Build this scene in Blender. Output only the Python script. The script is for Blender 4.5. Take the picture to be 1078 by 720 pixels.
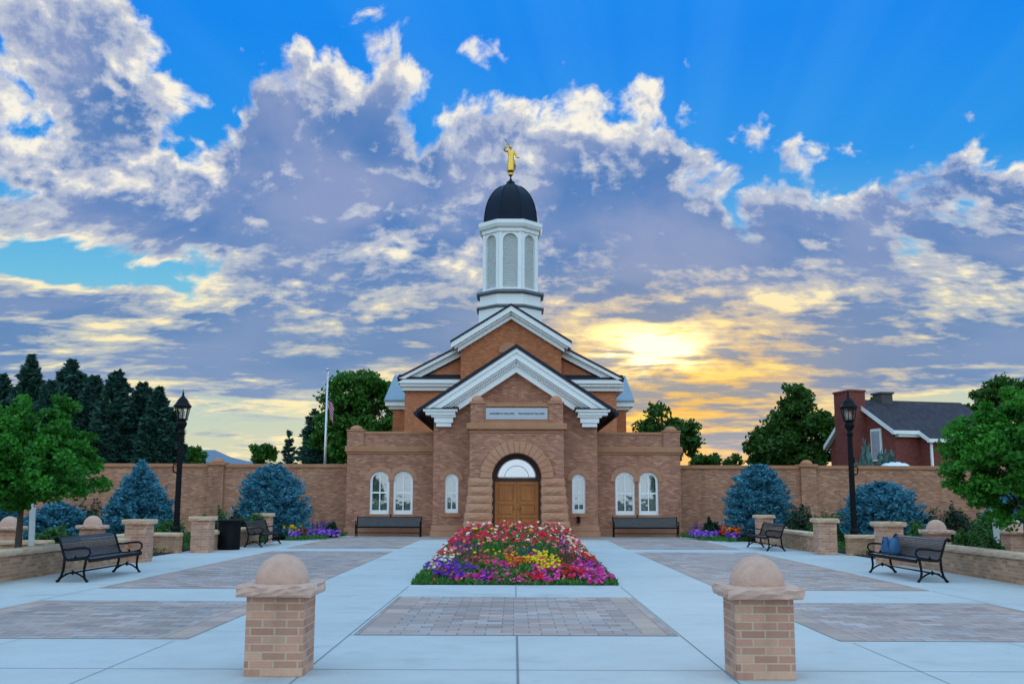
import bpy, bmesh, math, random
import numpy as np
from mathutils import Vector, Matrix, Euler

for o in list(bpy.data.objects):
    bpy.data.objects.remove(o)
SC = bpy.context.scene
COL = SC.collection
R = math.radians

# ------------------------------------------------------------------ camera
CAM_H = 1.55
FPX = 1080.0                     # focal length in photograph pixels (1078 wide)
cam_d = bpy.data.cameras.new("camera")
cam = bpy.data.objects.new("camera", cam_d)
COL.objects.link(cam)
cam_d.sensor_width = 36.0
cam_d.lens = 36.0 * FPX / 1078.0
cam_d.clip_start = 0.1
cam_d.clip_end = 20000
cam.location = (0, 0, CAM_H)
cam.rotation_euler = Euler((R(90 + 8.74), R(-0.18), R(0.1)), 'XYZ')
SC.camera = cam
SC.render.resolution_x = 1024
SC.render.resolution_y = 683
SC.render.engine = 'CYCLES'
SC.view_settings.view_transform = 'Standard'
SC.view_settings.look = 'None'
SC.view_settings.gamma = 1
SC.view_settings.use_curve_mapping = False
SC.view_settings.exposure = 0.0
SC.cycles.max_bounces = 5
SC.cycles.transparent_max_bounces = 12
CROT = cam.rotation_euler.to_matrix()


def ray(px, py):
    return CROT @ Vector(((px - 539.0) / FPX, -(py - 360.0) / FPX, -1.0))


def W(px, py, Y):
    """point of the vertical plane at distance Y seen at photograph pixel px, py -> (X, Z)"""
    d = ray(px, py)
    t = Y / d.y
    return d.x * t, CAM_H + d.z * t


def WX(px, Y, py=500):
    return W(px, py, Y)[0]


def WZ(py, Y, px=541):
    return W(px, py, Y)[1]


def azel(px, py):
    d = ray(px, py).normalized()
    return math.degrees(math.atan2(d.x, d.y)), math.degrees(math.asin(d.z))


# ------------------------------------------------------------------ node helper
class NT:
    def __init__(self, tree):
        self.t = tree
        self.n = tree.nodes
        self.l = tree.links

    def node(self, typ, **kw):
        nd = self.n.new(typ)
        for k, v in kw.items():
            setattr(nd, k, v)
        return nd

    def put(self, sock, v):
        if isinstance(v, bpy.types.NodeSocket):
            self.l.new(v, sock)
        elif v is not None:
            if isinstance(v, (tuple, list)) and len(v) == 3 and sock.type == 'RGBA':
                v = (*v, 1)
            sock.default_value = v

    def m(self, op, a, b=None, c=None, clamp=False):
        nd = self.node('ShaderNodeMath', operation=op)
        nd.use_clamp = clamp
        self.put(nd.inputs[0], a)
        if b is not None:
            self.put(nd.inputs[1], b)
        if c is not None:
            self.put(nd.inputs[2], c)
        return nd.outputs[0]

    def add(self, a, b): return self.m('ADD', a, b)
    def sub(self, a, b): return self.m('SUBTRACT', a, b)
    def mul(self, a, b): return self.m('MULTIPLY', a, b)
    def div(self, a, b): return self.m('DIVIDE', a, b)
    def mn(self, a, b): return self.m('MINIMUM', a, b)
    def mx(self, a, b): return self.m('MAXIMUM', a, b)

    def smooth(self, v, a, b, lo=0.0, hi=1.0):
        nd = self.node('ShaderNodeMapRange', interpolation_type='SMOOTHSTEP')
        self.put(nd.inputs[0], v)
        nd.inputs[1].default_value = a
        nd.inputs[2].default_value = b
        nd.inputs[3].default_value = lo
        nd.inputs[4].default_value = hi
        return nd.outputs[0]

    def lin(self, v, a, b, lo=0.0, hi=1.0):
        nd = self.node('ShaderNodeMapRange')
        self.put(nd.inputs[0], v)
        nd.inputs[1].default_value = a
        nd.inputs[2].default_value = b
        nd.inputs[3].default_value = lo
        nd.inputs[4].default_value = hi
        return nd.outputs[0]

    def mix(self, f, a, b, blend='MIX'):
        nd = self.node('ShaderNodeMix', data_type='RGBA', blend_type=blend)
        self.put(nd.inputs[0], f)
        self.put(nd.inputs[6], a)
        self.put(nd.inputs[7], b)
        return nd.outputs[2]

    def ramp(self, v, stops, interp='LINEAR'):
        nd = self.node('ShaderNodeValToRGB')
        cr = nd.color_ramp
        cr.interpolation = interp
        while len(cr.elements) < len(stops):
            cr.elements.new(0.5)
        for e, (p, c) in zip(cr.elements, stops):
            e.position = p
            e.color = (*c, 1) if len(c) == 3 else c
        self.put(nd.inputs[0], v)
        return nd.outputs[0]

    def curve(self, v, pts):
        """Float curve through pts (x, y), both already in 0..1"""
        nd = self.node('ShaderNodeFloatCurve')
        c = nd.mapping.curves[0]
        while len(c.points) < len(pts):
            c.points.new(0.5, 0.5)
        for p, (x, y) in zip(c.points, pts):
            p.location = (x, y)
            p.handle_type = 'AUTO'
        nd.mapping.update()
        self.put(nd.inputs[1], v)
        return nd.outputs[0]

    def xyz(self, x, y, z=0.0):
        nd = self.node('ShaderNodeCombineXYZ')
        self.put(nd.inputs[0], x)
        self.put(nd.inputs[1], y)
        self.put(nd.inputs[2], z)
        return nd.outputs[0]

    def noise(self, vec, scale, detail=6.0, rough=0.55, dist=0.0, lac=2.0, dim='3D', color=False):
        nd = self.node('ShaderNodeTexNoise', noise_dimensions=dim)
        self.put(nd.inputs['Vector'], vec)
        nd.inputs['Scale'].default_value = scale
        nd.inputs['Detail'].default_value = detail
        nd.inputs['Roughness'].default_value = rough
        nd.inputs['Lacunarity'].default_value = lac
        nd.inputs['Distortion'].default_value = dist
        return nd.outputs['Color' if color else 'Fac']

    def vadd(self, a, b):
        nd = self.node('ShaderNodeVectorMath', operation='ADD')
        self.put(nd.inputs[0], a)
        self.put(nd.inputs[1], b)
        return nd.outputs[0]

    def vscale(self, a, s):
        nd = self.node('ShaderNodeVectorMath', operation='MULTIPLY')
        self.put(nd.inputs[0], a)
        self.put(nd.inputs[1], s)
        return nd.outputs[0]


# ------------------------------------------------------------------ sky
def srgb(r, g, b):
    f = lambda c: (c / 255 / 12.92) if c <= 10 else ((c / 255 + 0.055) / 1.055) ** 2.4
    return (f(r), f(g), f(b))


SUN_AZ, SUN_EL = 7.9, 8.1
world = bpy.data.worlds.new("World")
SC.world = world
world.use_nodes = True
wt = world.node_tree
wt.nodes.clear()
S = NT(wt)
w_out = S.node('ShaderNodeOutputWorld')
w_bg = S.node('ShaderNodeBackground')
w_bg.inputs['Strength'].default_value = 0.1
wt.links.new(w_bg.outputs[0], w_out.inputs[0])
nish = S.node('ShaderNodeTexSky', sky_type='NISHITA')
nish.sun_disc = False
nish.sun_elevation = R(SUN_EL)
nish.sun_rotation = R(SUN_AZ)
nish.altitude = 1600
tc = S.node('ShaderNodeTexCoord')
sp = S.node('ShaderNodeSeparateXYZ')
wt.links.new(tc.outputs['Generated'], sp.inputs[0])
dx, dy, dz = sp.outputs
AZ = S.mul(S.m('ARCTAN2', dx, dy), 180 / math.pi)
EL = S.mul(S.m('ARCSINE', dz), 180 / math.pi)
ELc = S.mx(EL, 0.0)

# clear sky: azure aloft, pale cyan then straw towards the horizon
base = S.ramp(S.lin(ELc, 0, 60), [
    (0.00, srgb(214, 200, 168)), (0.05, srgb(200, 210, 188)), (0.10, srgb(160, 204, 206)),
    (0.19, srgb(105, 190, 226)), (0.30, srgb(24, 148, 234)), (0.42, srgb(0, 134, 240)),
    (0.62, srgb(20, 150, 245)), (1.0, srgb(120, 190, 245))])
# mask of the unseen sky overhead and behind, brightened to light the front
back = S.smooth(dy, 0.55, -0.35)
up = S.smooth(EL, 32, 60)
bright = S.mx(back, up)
# warmth around the sun
dAZ = S.sub(AZ, SUN_AZ)
dEL = S.sub(EL, SUN_EL)
r2 = S.add(S.m('POWER', S.div(dAZ, 10.0), 2.0), S.m('POWER', S.div(S.add(dEL, 2.2), 4.6), 2.0))
glow = S.m('EXPONENT', S.mul(r2, -1.0))
r3 = S.add(S.m('POWER', S.div(dAZ, 26.0), 2.0), S.m('POWER', S.div(S.add(dEL, 5.0), 7.0), 2.0))
glow_w = S.m('EXPONENT', S.mul(r3, -1.0))
r4 = S.add(S.m('POWER', S.div(S.add(dAZ, 0.4), 2.9), 2.0), S.m('POWER', S.div(S.sub(dEL, 0.1), 1.15), 2.0))
core = S.m('EXPONENT', S.mul(r4, -1.0))
base = S.mix(S.mul(glow_w, 0.30), base, srgb(244, 212, 150))
base = S.mix(S.mul(glow, 0.95), base, srgb(255, 184, 62))
r5 = S.add(S.m('POWER', S.div(S.sub(dAZ, 1.2), 6.5), 2.0), S.m('POWER', S.div(S.add(dEL, 4.6), 2.6), 2.0))
base = S.mix(S.mul(S.m('EXPONENT', S.mul(r5, -1.0)), 0.8), base, srgb(252, 176, 74))
# faint crepuscular streaks fanning up from the sun through the blue
ang = S.m('ARCTAN2', dAZ, S.add(dEL, 3.0))
rays = S.noise(S.xyz(S.mul(ang, 7.0), 3.3), 1.0, 2, 0.5)
raym = S.mul(S.smooth(EL, 13, 21), S.smooth(rays, 0.36, 0.70))
base = S.mix(S.mul(raym, 0.07), base, srgb(120, 200, 250))

# ---- clouds (all in degrees of azimuth and elevation)
V = S.mul(S.m('LOGARITHM', S.add(ELc, 6.0), math.e), 30.0)
P = S.xyz(S.mul(AZ, S.smooth(EL, 3, 17, 0.55, 1.0)), V, 0.0)
warp = S.noise(P, 0.11, 3, 0.5, color=True)
wv = S.node('ShaderNodeVectorMath', operation='MULTIPLY_ADD')
S.put(wv.inputs[0], warp)
wv.inputs[1].default_value = (5, 4, 0)
wv.inputs[2].default_value = (-2.5, -2, 0)
PW = S.vadd(P, wv.outputs[0])


def cloud_noise(p, det=7, vdet=2.0):
    a = S.noise(p, 0.085, 3, 0.5)
    b = S.noise(p, 0.30, det, 0.62)
    vo = S.node('ShaderNodeTexVoronoi', feature='F1')
    vo.normalize = False
    S.put(vo.inputs['Vector'], p)
    vo.inputs['Scale'].default_value = 0.34
    vo.inputs['Detail'].default_value = vdet
    vo.inputs['Roughness'].default_value = 0.55
    puff = S.sub(1.02, vo.outputs['Distance'])          # rounded heads
    return S.add(S.add(S.mul(S.sub(a, 0.5), 1.5), S.mul(S.sub(b, 0.5), 1.6)), S.mul(puff, 0.52))


n0 = cloud_noise(PW)
n_up = cloud_noise(S.vadd(PW, (0.35, 1.1, 0.0)), 5, 2.0)
fine = S.noise(P, 0.9, 6, 0.65)

# upper edge of the cloud bank as elevation over azimuth
edge_px = [(-400, 60), (-150, 20), (0, 8), (60, 0), (150, 25), (185, 95), (225, 130), (258, 85), (300, 74),
           (380, 62), (455, 62), (515, 40), (560, 70), (600, 96), (690, 112), (730, 150), (790, 172),
           (850, 160), (905, 172), (960, 200), (1010, 184), (1078, 172), (1250, 150), (1450, 120)]
pts = []
for px, py in edge_px:
    a, e = azel(px, py)
    pts.append(((a + 45) / 90, e / 40))
TOP = S.mul(S.curve(S.m('DIVIDE', S.add(AZ, 45), 90, clamp=True), pts), 40)
m1 = S.div(S.sub(TOP, EL), 3.2)
# how closed the deck is at each height
bias = S.ramp(S.lin(ELc, 0, 30), [(0.0, (0.20,) * 3), (0.06, (0.32,) * 3), (0.12, (0.47,) * 3), (0.20, (0.62,) * 3),
                                  (0.34, (0.70,) * 3), (0.45, (0.80,) * 3), (0.60, (0.88,) * 3), (1.0, (0.84,) * 3)])
m2 = S.mul(S.sub(bias, 0.34), 4.4)


def blob(px, py, rx, ry, amp):
    """a softly bounded opening (amp < 0) or bank (amp > 0), radii in degrees"""
    a, e = azel(px, py)
    u = S.m('MULTIPLY_ADD', AZ, 1 / rx, -a / rx)
    v = S.m('MULTIPLY_ADD', EL, 1 / ry, -e / ry)
    q = S.m('MULTIPLY_ADD', u, u, S.mul(v, v))
    return S.mul(S.m('POWER', 0.36788, q), amp)


M = S.mn(S.mn(m1, 1.7), m2)
for args in [(120, 280, 7.5, 1.7, -1.75), (15, 205, 2.6, 1.5, -1.5), (20, 130, 2.2, 1.5, -1.0), (195, 140, 2.0, 1.6, -1.3), (15, 268, 3.2, 1.2, -1.3),
             (240, 150, 2.2, 2.6, -1.1), (60, 345, 9, 1.4, 0.5), (95, 70, 4.6, 3.4, 0.5), (330, 190, 8, 4.5, 0.8),
             (560, 150, 6, 2.6, -0.5), (640, 320, 9, 1.6, 0.4), (730, 395, 4, 1.2, 0.7), (800, 290, 10, 3, 0.5),
             (880, 385, 12, 1.8, 0.9), (1010, 420, 6, 0.9, -1.3), (190, 440, 9, 1.4, -0.7), (330, 425, 6, 1.2, -0.3),
             (1050, 300, 4, 2.0, -0.3), (955, 250, 3, 1.2, 0.6), (592, 158, 3, 1.6, 0.9), (990, 195, 4, 1.6, 0.5), (430, 260, 4, 1.4, -0.4), (690, 362, 4.0, 1.2, -1.3), (300, 370, 9, 1.4, 0.4),
             (420, 330, 7, 0.8, -0.4), (60, 312, 7, 0.9, 0.6), (800, 440, 7, 1.6, -0.5), (880, 180, 5, 1.2, -0.3), (120, 395, 8, 1.2, 0.3)]:
    M = S.add(M, blob(*args))
D = S.add(M, S.mul(n0, 2.5))
D2 = S.add(M, S.mul(n_up, 2.5))
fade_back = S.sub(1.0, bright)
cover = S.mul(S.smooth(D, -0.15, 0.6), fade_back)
thick = S.smooth(D, 0.1, 1.6)
relief = S.smooth(S.sub(D, D2), 0.0, 1.3)
mid = S.noise(PW, 0.24, 7, 0.60)
low = S.smooth(EL, 17, 7)                      # lower clouds are warmer and more broken
lit = S.add(S.mul(S.sub(1.0, thick), 0.72), S.mul(relief, 0.5))
lit = S.add(lit, S.mul(S.sub(mid, 0.49), S.add(1.7, S.mul(low, 1.2))))
streak = S.noise(S.vscale(P, (0.55, 1.25, 1.0)), 0.55, 6, 0.58, 0.4)
lit = S.add(lit, S.mul(S.sub(fine, 0.5), 1.25))
lit = S.add(lit, S.mul(S.sub(streak, 0.51), S.add(0.7, S.mul(low, 1.7))))
for args in [(430, 265, 5, 2.2, 0.32), (620, 130, 4, 2.6, 0.30), (510, 90, 3, 2.4, 0.30), (90, 90, 5, 3, 0.22), (200, 215, 6, 2.6, 0.22), (640, 300, 6, 1.2, 0.28),
             (350, 310, 8, 1.0, 0.25), (60, 365, 8, 1.2, 0.22), (900, 290, 8, 1.3, 0.22), (830, 320, 5, 0.8, 0.28), (1030, 330, 6, 1.6, 0.25), (690, 370, 6, 2.0, 0.5), (770, 385, 5, 1.0, 0.35), (620, 352, 3, .9, 0.4),
             (840, 400, 7, 1.4, 0.2), (290, 130, 4, 2.5, -0.2), (330, 230, 8, 3.2, -0.22), (760, 230, 7, 3, -0.2), (960, 230, 7, 2.4, -0.25), (900, 375, 9, 1.1, -0.3), (610, 235, 4, 3, -0.1)]:
    lit = S.add(lit, blob(*args))
tone = S.smooth(S.noise(PW, 0.13, 4, 0.5), 0.34, 0.66)
shade = S.mix(tone, srgb(74, 124, 188), srgb(136, 154, 198))
shade = S.mix(S.mul(low, 0.5), shade, srgb(108, 142, 180))
pale = S.mix(low, srgb(186, 194, 214), srgb(184, 190, 192))
hi = S.mix(low, srgb(252, 246, 230), srgb(255, 238, 184))
gl = S.m('MULTIPLY', glow, 1.1, clamp=True)
shade = S.mix(S.mul(gl, 0.6), shade, srgb(158, 142, 118))
pale = S.mix(gl, pale, srgb(228, 178, 92))
hi = S.mix(gl, hi, srgb(255, 212, 84))
ccol = S.mix(S.smooth(lit, 0.04, 0.56), shade, pale)
ccol = S.mix(S.smooth(lit, 0.50, 0.98), ccol, hi)
sky = S.mix(cover, base, ccol)
brk = S.smooth(S.add(S.mul(mid, 0.5), S.mul(streak, 0.5)), 0.43, 0.56)
burn = S.m('MULTIPLY', core, S.add(0.16, S.mul(brk, 1.7)), clamp=True)
sky = S.mix(burn, sky, (1.9, 1.6, 0.85))
# fill from sky out of the picture, brightness raised to light the facade
fill_sky = S.ramp(S.lin(ELc, 0, 90), [(0.0, (0.86, 1.00, 1.12)), (0.3, (0.70, 1.01, 1.30)), (1.0, (0.60, 1.0, 1.38))])
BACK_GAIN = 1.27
sky = S.mix(bright, sky, S.vscale(fill_sky, (BACK_GAIN,) * 3))
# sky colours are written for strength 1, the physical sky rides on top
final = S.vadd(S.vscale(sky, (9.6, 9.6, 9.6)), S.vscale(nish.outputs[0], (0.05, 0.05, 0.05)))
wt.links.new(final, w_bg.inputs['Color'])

# ------------------------------------------------------------------ sun, low and veiled behind the church
sun_d = bpy.data.lights.new("sun", 'SUN')
sun = bpy.data.objects.new("sun", sun_d)
COL.objects.link(sun)
sun_d.energy = 0.5
sun_d.angle = R(12)
sun_d.color = (1.0, 0.83, 0.6)
sv = Vector((math.sin(R(SUN_AZ)) * math.cos(R(SUN_EL)), math.cos(R(SUN_AZ)) * math.cos(R(SUN_EL)), math.sin(R(SUN_EL))))
sun.rotation_euler = sv.to_track_quat('Z', 'Y').to_euler()

# ------------------------------------------------------------------ object helpers
def tag(o, label=None, cat=None, group=None, kind=None):
    if label: o["label"] = label
    if cat: o["category"] = cat
    if group: o["group"] = group
    if kind: o["kind"] = kind
    return o


def thing(name, label, cat, loc=(0, 0, 0), rz=0.0, group=None):
    o = bpy.data.objects.new(name, None)
    o.empty_display_size = 0.2
    COL.objects.link(o)
    o.location = loc
    o.rotation_euler = (0, 0, rz)
    return tag(o, label, cat, group)


def copy_thing(root, loc, rz, label, group=None):
    r = root.copy()
    COL.objects.link(r)
    r.location = loc
    r.rotation_euler = (0, 0, rz)
    r["label"] = label
    if group: r["group"] = group
    for ch in list(root.children):
        c = ch.copy()
        COL.objects.link(c)
        c.parent = r
        for g in list(ch.children):
            d = g.copy()
            COL.objects.link(d)
            d.parent = c
    return r


class MB:
    """collects faces and becomes ONE mesh; UVs are metres along each face"""
    def __init__(self):
        self.v, self.f, self.mi, self.sm = [], [], [], []

    def face(self, pts, mi=0, smooth=False):
        b = len(self.v)
        self.v += [tuple(p) for p in pts]
        self.f.append(list(range(b, b + len(pts))))
        self.mi.append(mi)
        self.sm.append(smooth)

    def grid(self, rows, mi=0, smooth=False, wrap=False, flip=False):
        b = len(self.v)
        n = len(rows[0])
        for r in rows:
            self.v += [tuple(p) for p in r]
        for i in range(len(rows) - 1):
            for j in range(n if wrap else n - 1):
                k = (j + 1) % n
                q = [b + i * n + j, b + i * n + k, b + (i + 1) * n + k, b + (i + 1) * n + j]
                self.f.append(q[::-1] if flip else q)
                self.mi.append(mi)
                self.sm.append(smooth)

    def box(self, x0, x1, y0, y1, z0, z1, mi=0):
        b = len(self.v)
        self.v += [(x0, y0, z0), (x1, y0, z0), (x1, y1, z0), (x0, y1, z0), (x0, y0, z1), (x1, y0, z1), (x1, y1, z1), (x0, y1, z1)]
        for q in ((0, 3, 2, 1), (4, 5, 6, 7), (0, 1, 5, 4), (1, 2, 6, 5), (2, 3, 7, 6), (3, 0, 4, 7)):
            self.f.append([b + i for i in q])
            self.mi.append(mi)
            self.sm.append(False)

    def prism(self, poly, y0, y1, mi=0, caps=True):
        """poly of (x, z) counter-clockwise seen from -Y, extruded from y0 to y1"""
        n = len(poly)
        b = len(self.v)
        self.v += [(x, y0, z) for x, z in poly] + [(x, y1, z) for x, z in poly]
        if caps:
            self.f.append([b + i for i in range(n)])
            self.f.append([b + n + i for i in range(n)][::-1])
            self.mi += [mi, mi]
            self.sm += [False, False]
        for i in range(n):
            j = (i + 1) % n
            self.f.append([b + j, b + i, b + n + i, b + n + j])
            self.mi.append(mi)
            self.sm.append(False)

    def lathe(self, prof, c=(0, 0, 0), n=24, mi=0, smooth=True, rot=0.0, sx=1.0, sy=1.0):
        rows = []
        for r, z in prof:
            rows.append([(c[0] + sx * r * math.cos(rot + 2 * math.pi * k / n), c[1] + sy * r * math.sin(rot + 2 * math.pi * k / n), c[2] + z)
                         for k in range(n)])
        self.grid(rows, mi, smooth, wrap=True)
        if prof[0][0] > 1e-4: self.face(rows[0][::-1], mi)
        if prof[-1][0] > 1e-4: self.face(rows[-1], mi)

    def tube(self, pts, r, n=8, mi=0, smooth=True, caps=True):
        pts = [Vector(p) for p in pts]
        rr = r if isinstance(r, (list, tuple)) else [r] * len(pts)
        rows = []
        ref = None
        for i, p in enumerate(pts):
            t = (pts[min(i + 1, len(pts) - 1)] - pts[max(i - 1, 0)]).normalized()
            if ref is None:
                ref = Vector((0, 0, 1)) if abs(t.z) < 0.9 else Vector((1, 0, 0))
            u = t.cross(ref)
            if u.length < 1e-5:
                u = t.cross(Vector((0.3, 1, 0.2)))
            u.normalize()
            w = u.cross(t).normalized()
            ref = w
            rows.append([p + (u * math.cos(2 * math.pi * k / n) + w * math.sin(2 * math.pi * k / n)) * rr[i] for k in range(n)])
        self.grid(rows, mi, smooth, wrap=True, flip=True)
        if caps:
            self.face(rows[0], mi)
            self.face(rows[-1][::-1], mi)

    def bar(self, p0, p1, w, h, up=(0, 0, 1), mi=0):
        p0, p1 = Vector(p0), Vector(p1)
        t = (p1 - p0).normalized()
        s = t.cross(Vector(up))
        if s.length < 1e-5: s = t.cross(Vector((1, 0, 0)))
        s.normalize()
        u = s.cross(t).normalized()
        s *= w / 2
        u *= h / 2
        a = [p0 - s - u, p0 + s - u, p0 + s + u, p0 - s + u]
        c = [p1 - s - u, p1 + s - u, p1 + s + u, p1 - s + u]
        self.face(a[::-1], mi)
        self.face(c, mi)
        for i in range(4):
            j = (i + 1) % 4
            self.face([a[i], a[j], c[j], c[i]], mi)

    def build(self, name, mats, parent=None, bevel=0.0, loc=None, offset=None, fix=True):
        me = bpy.data.meshes.new(name)
        v = np.array(self.v, dtype=np.float64)
        if offset is not None:
            v = v - np.array(offset)
        me.from_pydata(v.tolist(), [], self.f)
        if not isinstance(mats, (list, tuple)): mats = [mats]
        for mt in mats: me.materials.append(mt)
        me.polygons.foreach_set('material_index', self.mi)
        me.polygons.foreach_set('use_smooth', self.sm)
        me.update()
        if fix:
            bm = bmesh.new()
            bm.from_mesh(me)
            bmesh.ops.remove_doubles(bm, verts=bm.verts, dist=1e-5)
            bmesh.ops.recalc_face_normals(bm, faces=bm.faces)
            if bevel > 0:
                ed = [e for e in bm.edges if len(e.link_faces) == 2 and e.calc_face_angle(0) > 0.6]
                bmesh.ops.bevel(bm, geom=ed, offset=bevel, segments=2, profile=0.6, affect='EDGES', clamp_overlap=True)
            bm.to_mesh(me)
            bm.free()
        box_uv(me)
        o = bpy.data.objects.new(name, me)
        COL.objects.link(o)
        if parent is not None: o.parent = parent
        if loc is not None: o.location = loc
        return o


def box_uv(me):
    nl = len(me.loops)
    if nl == 0: return
    co = np.empty(len(me.vertices) * 3)
    me.vertices.foreach_get('co', co)
    co = co.reshape(-1, 3)
    li = np.empty(nl, dtype=np.int32)
    me.loops.foreach_get('vertex_index', li)
    nr = np.empty(len(me.polygons) * 3)
    me.polygons.foreach_get('normal', nr)
    nr = np.abs(nr.reshape(-1, 3))
    lt = np.empty(len(me.polygons), dtype=np.int32)
    me.polygons.foreach_get('loop_total', lt)
    ln = np.repeat(nr, lt, axis=0)
    p = co[li]
    uv = np.empty((nl, 2))
    zf = ln[:, 2] > 0.8
    xf = (~zf) & (ln[:, 0] > ln[:, 1])
    yf = ~(zf | xf)
    uv[zf] = p[zf][:, [0, 1]]
    uv[xf] = p[xf][:, [1, 2]]
    uv[yf] = p[yf][:, [0, 2]]
    layer = me.uv_layers.new(name="UVMap")
    layer.data.foreach_set('uv', uv.ravel())


def quads_object(name, centres, a, b, mat, parent=None, bend=0.0):
    """many separate leaf-shaped quads: centres (N,3), half axes a and b (N,3); each leaf is its own island"""
    n = len(centres)
    nrm = np.cross(a, b)
    nrm /= np.maximum(np.linalg.norm(nrm, axis=1, keepdims=True), 1e-9)
    al = np.linalg.norm(a, axis=1, keepdims=True)
    v = np.empty((n, 4, 3))
    v[:, 0] = centres - a - nrm * al * bend
    v[:, 1] = centres + b
    v[:, 2] = centres + a - nrm * al * bend
    v[:, 3] = centres - b
    me = bpy.data.meshes.new(name)
    me.vertices.add(n * 4)
    me.vertices.foreach_set('co', v.ravel())
    me.loops.add(n * 4)
    me.loops.foreach_set('vertex_index', np.arange(n * 4, dtype=np.int32))
    me.polygons.add(n)
    me.polygons.foreach_set('loop_start', np.arange(0, n * 4, 4, dtype=np.int32))
    me.polygons.foreach_set('loop_total', np.full(n, 4, dtype=np.int32))
    me.materials.append(mat)
    me.update(calc_edges=True)
    o = bpy.data.objects.new(name, me)
    COL.objects.link(o)
    if parent is not None: o.parent = parent
    return o


def rdir(rng, n):
    d = rng.normal(size=(n, 3))
    return d / np.linalg.norm(d, axis=1, keepdims=True)


def frame_axes(rng, d, size, ratio=0.5, jit=0.25):
    """two half axes for quads that face direction d"""
    n = len(d)
    r = rdir(rng, n)
    a = np.cross(d, r)
    a /= np.maximum(np.linalg.norm(a, axis=1, keepdims=True), 1e-6)
    b = np.cross(d, a)
    s = size * (1 + jit * rng.uniform(-1, 1, size=(n, 1)))
    return a * s, b * s * ratio


# ------------------------------------------------------------------ materials
def mat(name, rough=0.7, spec=0.3, metal=0.0):
    m_ = bpy.data.materials.new(name)
    m_.use_nodes = True
    t = m_.node_tree
    t.nodes.clear()
    N = NT(t)
    out = N.node('ShaderNodeOutputMaterial')
    b = N.node('ShaderNodeBsdfPrincipled')
    t.links.new(b.outputs[0], out.inputs[0])
    b.inputs['Roughness'].default_value = rough
    b.inputs['Specular IOR Level'].default_value = spec
    b.inputs['Metallic'].default_value = metal
    return m_, N, b, out


def bump(N, b, h, strength=0.4, dist=0.02):
    nd = N.node('ShaderNodeBump')
    nd.inputs['Strength'].default_value = strength
    nd.inputs['Distance'].default_value = dist
    N.put(nd.inputs['Height'], h)
    N.t.links.new(nd.outputs[0], b.inputs['Normal'])


def plain(name, col, rough=0.6, spec=0.3, metal=0.0, var=0.12, scale=3.0, bumpy=0.0):
    m_, N, b, _ = mat(name, rough, spec, metal)
    t = N.node('ShaderNodeTexCoord')
    n = N.noise(t.outputs['Object'], scale, 5, 0.6)
    n2 = N.noise(t.outputs['Object'], scale * 9, 3, 0.6)
    f = N.add(N.mul(N.sub(n, 0.5), 2 * var), N.mul(N.sub(n2, 0.5), var))
    c = N.vscale(col if not isinstance(col, tuple) else N.xyz(*col), N.xyz(*([N.add(f, 1.0)] * 3)))
    N.put(b.inputs['Base Color'], c)
    if bumpy: bump(N, b, n2, bumpy, 0.02)
    return m_


def brick_mat(name, c1, c2, mortar, bw=0.203, bh=0.0677, mo=0.010, rough=0.85, bumps=0.5, weather=0.25, offset=0.5, squash=1.0, sqf=2,
              coord='UV', bias=0.0, third=None):
    m_, N, b, _ = mat(name, rough, 0.2)
    t = N.node('ShaderNodeTexCoord')
    br = N.node('ShaderNodeTexBrick')
    br.offset = offset
    br.squash = squash
    br.squash_frequency = sqf
    N.put(br.inputs['Vector'], t.outputs[coord])
    br.inputs['Scale'].default_value = 1.0
    br.inputs['Color1'].default_value = (*c1, 1)
    br.inputs['Color2'].default_value = (*c2, 1)
    br.inputs['Mortar'].default_value = (*mortar, 1)
    br.inputs['Mortar Size'].default_value = mo / 2
    br.inputs['Mortar Smooth'].default_value = 0.1
    br.inputs['Bias'].default_value = bias
    br.inputs['Brick Width'].default_value = bw
    br.inputs['Row Height'].default_value = bh
    big = N.noise(t.outputs['Object'], 0.55, 5, 0.6)
    mid = N.noise(t.outputs['Object'], 4.0, 4, 0.6)
    fine_ = N.noise(t.outputs['Object'], 60.0, 3, 0.6)
    f = N.add(1.0, N.add(N.mul(N.sub(big, 0.5), weather * 2), N.add(N.mul(N.sub(mid, 0.5), weather), N.mul(N.sub(fine_, 0.5), 0.3))))
    col = br.outputs['Color']
    # every brick fired a little differently: a random tone per brick of the bond
    sx = N.node('ShaderNodeSeparateXYZ')
    N.put(sx.inputs[0], t.outputs[coord])
    row = N.m('FLOOR', N.div(sx.outputs[1], bh))
    par = N.sub(row, N.mul(N.m('FLOOR', N.mul(row, 0.5)), 2.0))
    colm = N.m('FLOOR', N.add(N.div(sx.outputs[0], bw), N.mul(N.sub(1.0, par), offset)))
    wn = N.node('ShaderNodeTexWhiteNoise', noise_dimensions='2D')
    N.put(wn.inputs['Vector'], N.xyz(colm, row, 0.0))
    unit = N.sub(1.0, br.outputs['Fac'])
    if third is not None:
        pick = N.mul(N.smooth(wn.outputs['Value'], 0.66, 0.80), unit)
        col = N.mix(pick, col, third)
    s2 = N.node('ShaderNodeSeparateColor')
    N.put(s2.inputs[0], wn.outputs['Color'])
    f = N.add(f, N.mul(N.mul(N.sub(s2.outputs[1], 0.5), 0.30), unit))
    # rain streaks down the wall
    ob = N.vscale(t.outputs['Object'], (1.6, 1.6, 0.12))
    f = N.sub(f, N.mul(N.smooth(N.noise(ob, 1.0, 5, 0.65), 0.54, 0.74), weather * 0.55))
    N.put(b.inputs['Base Color'], N.vscale(col, N.xyz(f, f, f)))
    h = N.add(N.mul(N.sub(1.0, br.outputs['Fac']), 1.0), N.mul(fine_, 0.35))
    bump(N, b, h, bumps, 0.008)
    return m_


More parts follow.
